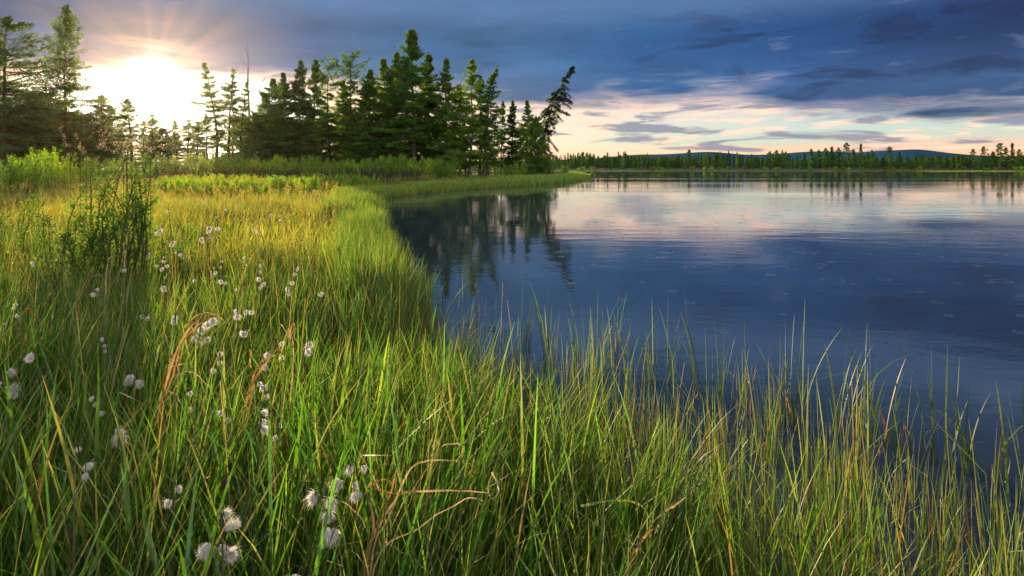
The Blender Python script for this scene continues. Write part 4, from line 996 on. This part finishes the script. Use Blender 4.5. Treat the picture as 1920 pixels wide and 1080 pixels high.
COT = [
    ([(364, 628), (376, 612), (390, 602), (398, 595), (370, 640), (386, 632)], 'largest cotton grass, six shaggy heads hanging under the orange dead leaf bundle', 1.75), ([(62, 660)], 'single round lilac-white cotton head alone above dark sedge', 1.6),
    ([(14, 694), (6, 716), (20, 722), (22, 732), (10, 725)], 'cotton grass of five heads cut by the photo edge', 1.5), ([(246, 702), (256, 712), (240, 708)], 'cotton grass of three grey-shaded heads amid dark sedge below the hooked leaf', 1.35), ([(214, 806), (230, 822), (222, 812)], 'bright spiky cotton grass of three heads in dark sedge', 1.4),
    ([(194, 632), (197, 645), (196, 655)], 'short chain of three small cotton heads above the grey-shaded ones', .8), ([(176, 742), (180, 754), (192, 770)], 'three small ragged cotton heads left of the grey-shaded ones', .9), ([(160, 885), (162, 868)], 'narrow hanging cotton head with brown scales in the shade', .95),
    ([(330, 912), (320, 936)], 'pair of cotton heads, one above the other, in the dark low sedge', 1.0), ([(419, 962), (420, 992), (391, 1016), (412, 1022), (425, 1030)], 'lowest big cotton grass with five heads, one hanging aside', 1.3), ([(620, 930), (616, 955), (592, 922), (622, 988)], 'cotton grass with four long heads beside the tan tangle', 1.45),
    ([(630, 896)], 'single fluffy cotton head above the long-headed plant by the tan tangle', 1.3), ([(656, 878), (662, 905), (664, 922), (680, 872)], 'loose cotton grass of four small heads nearest the tan tangle', .9), ([(490, 722), (497, 740), (485, 715)], 'cotton heads low in the fan of orange dead leaves', 1.0),
    ([(503, 660), (502, 684), (528, 640), (527, 668)], 'cotton grass of four heads next to the pinkish spear leaf', 1.05), ([(410, 660), (414, 676), (402, 690)], 'cotton grass just below the largest one', .8), ([(355, 735), (352, 765)], 'two slim cotton heads behind the green blade', .8), ([(414, 770), (430, 782)], 'two faint cotton heads under the tall orange bundle', .8),
    ([(488, 772), (495, 785), (490, 800)], 'cotton grass of three heads beneath the fan of orange leaves', .9), ([(525, 792), (520, 815)], 'pair of small cotton heads beneath the cotton heads of the fan', .85), ([(145, 838)], 'dim little cotton head in the dark sedge', .8), ([(560, 1076), (578, 1080)], 'cotton heads cut by the bottom of the photo', 1.1),
    ([(30, 568), (27, 575)], 'small cotton head above the orange-tipped flower', .9), ([(8, 605), (35, 590)], 'two tiny cotton heads by the orange-tipped flower', .8), ([(595, 1022)], 'dim single cotton head below the long-headed plant', .9),
]
for hd, lab, sz in COT: cotton(hd, lab, rnd.uniform(.44, .52), sz)
MIDC = [[(283, 474), (276, 478)], [(306, 480), (308, 488), (312, 496)], [(327, 474)], [(338, 474), (342, 480)], [(294, 496), (302, 502)], [(310, 518)], [(304, 536), (310, 541)], [(400, 500), (404, 508), (398, 515)], [(415, 488), (414, 498)], [(415, 524), (422, 528)], [(488, 520), (490, 531), (484, 538)],
        [(462, 482), (460, 494)], [(484, 494), (484, 508)], [(540, 538), (542, 545)], [(556, 503), (552, 510)], [(548, 527)], [(366, 523)], [(440, 540)], [(445, 582), (447, 588)], [(460, 580), (471, 582)], [(456, 620), (462, 622)], [(60, 495), (64, 490)], [(180, 540), (178, 548)], [(232, 504)], [(600, 548)], [(330, 600), (328, 592)], [(266, 590), (272, 596)], [(575, 655)], [(580, 640), (576, 648)]]
for hd in MIDC: cotton(hd, 'small cotton grass with white heads scattered over the sunlit sedge', rnd.uniform(.44, .5), 1.15, 'small cotton grass over the sunlit sedge')
for q in range(18):
    px, py = rnd.uniform(250, 560), rnd.uniform(372, 460)
    cotton([(px, py), (px + rnd.uniform(-4, 4), py + 3)][:1 + q % 2], 'far cotton grass speck in the golden meadow', rnd.uniform(.48, .56), 1.8, 'far cotton grass in the golden meadow', False)

# small flowers
def thistle(px, py, d, colr, label, name, r_=.012):
    p = at(px, py, d); z = G(p[0], d); a = Acc(); s = np.linspace(0, 1, 5)
    e = put(link(name, None, label=label, category='flower'), (p[0], d, z))
    tube(a, np.stack([.01 * np.sin(s * 3), 0 * s, (p[2] - z) * s], 1), .0018, 4); link('stem', a.mesh('stem', [M['stem']], True), e)
    b = Acc(); D = rng.normal(size=(60, 3)); D[:, 2] = np.abs(D[:, 2]); D = norm(D)
    sprays(b, np.array([[0, 0, p[2] - z]]) + D * r_ * .6, D, r_, r_ * .35, np.array(colr) * rng.uniform(.7, 1.2, (60, 1)), rng); link('petals', b.mesh('petals', [M['shrub']]), e)
    c = Acc(); n = 40; t = rng.random(n); an = rng.random(n) * 6.28; D = np.stack([np.cos(an), np.sin(an), .7 + 0 * an], 1)
    sprays(c, np.stack([0 * t, 0 * t, t * (p[2] - z) * .93], 1) + D * .012, D, .035, .009, np.array([.10, .19, .02]), rng); link('leaves', c.mesh('leaves', [M['shrub']]), e)
thistle(424, 908, 1.45, (.22, .03, .35), 'small purple flower low in the dark sedge', 'purple_flower')
thistle(52, 584, 2.6, (.55, .22, .03), 'leafy stem with an orange tip at the photo edge side of the meadow', 'orange_flower', .016)

# tall seeding grasses catching the light before the tree line
def tall_grass(px, pts, d, label):
    e0 = at(px, 316, d); z = G(e0[0], d); org = np.array([e0[0], d, z])
    e = put(link('tall_grass', None, label=label, category='tall grass', kind='thing', group='tall seeding grasses before the tree line'), org)
    for p in pts:
        a = Acc(); h = Acc()
        P = np.array([at(u, v, d) for u, v in p]) - org
        P = np.concatenate([[[P[0, 0], 0, 0]], P]); L = smooth(P, 18); L[:, 1] += np.linspace(0, rng.normal() * .1, 18)
        tube(a, L, np.linspace(.005, .0025, 18), 4)
        t = 9 + 8.8 * (np.arange(34) + rng.random(34)) / 34; i_ = t.astype(int); Q = L[i_] + (L[np.minimum(i_ + 1, 17)] - L[i_]) * (t - i_)[:, None] + rng.normal(size=(34, 3)) * .018
        sprays(h, Q, rng.normal(size=(34, 3)) + np.array([[0, 0, 1]]), .026, .011, np.array([.50, .40, .24]) * rng.uniform(.6, 1.2, (34, 1)), rng)
        st = link('stalk', a.mesh('stalk', [M['stem']], True), e); link('seed_head', h.mesh('seed_head', [M['dry']]), st)
tall_grass(135, [[(133, 292), (124, 265), (119, 240)], [(150, 300), (148, 275), (140, 252)], [(162, 300), (158, 285), (150, 275)]], 9.0, 'tall seeding grass below the trunk of the tall slender spruce')
tall_grass(175, [[(170, 300), (178, 270), (186, 238)], [(184, 300), (186, 270), (183, 240)]], 9.0, 'pair of tall seeding grasses past the tall slender spruce')
tall_grass(232, [[(235, 300), (222, 278), (198, 262)], [(238, 300), (226, 270), (205, 250)], [(240, 300), (238, 270), (232, 238)], [(230, 302), (215, 285), (196, 278)], [(236, 300), (240, 272), (246, 246)]], 8.5, 'thick spray of tall seeding grasses in front of the lone orange-lit larch')
tall_grass(285, [[(283, 310), (287, 288), (285, 275), (262, 274)], [(255, 310), (252, 280), (246, 262)]], 8.5, 'tall grass stalk bent over at a right angle near the light shaft')

# leaves and bits floating on the lake
def floating():
    a = Acc()
    for n, (x0, x1, y0, y1), L in ((420, (690, 900, 412, 520), .03), (170, (1640, 1930, 545, 660), .016), (170, (1120, 1330, 480, 600), .018), (420, (950, 1900, 370, 480), .035), (120, (1080, 1900, 640, 860), .014)):
        px, py = rng.uniform(x0, x1, n), rng.uniform(y0, y1, n); px += 25 * np.sin(py * .2)
        d = EYE * F / (py - HZ); x = (px - 960) / F * d; ok = sdist(x, d) < -.2; x, d = x[ok], d[ok]; m = len(x)
        D = np.stack([rng.normal(size=m), rng.normal(size=m) * .6, 0 * x], 1)
        c = np.array([[.05, .045, .03]]) * rng.uniform(.4, 2.2, (m, 1))
        P = np.stack([x, d, np.full(m, .004)], 1); S = norm(np.cross(norm(D), np.array([[0, 0, 1.]]))); Dn = norm(D); Lm = (L * rng.uniform(.5, 1.5, m) * (1 + .03 * d))[:, None]
        V = np.stack([P - Dn * Lm * .5, P + S * Lm * .16 + np.array([0, 0, .003]), P + Dn * Lm * .5, P - S * Lm * .16], 1)
        a.add(V.reshape(-1, 3), np.arange(m * 4).reshape(m, 4), np.repeat(c, 4, 0))
    link('floating_leaves', a.mesh('floating_leaves', [M['dry']]), kind='stuff')
floating()
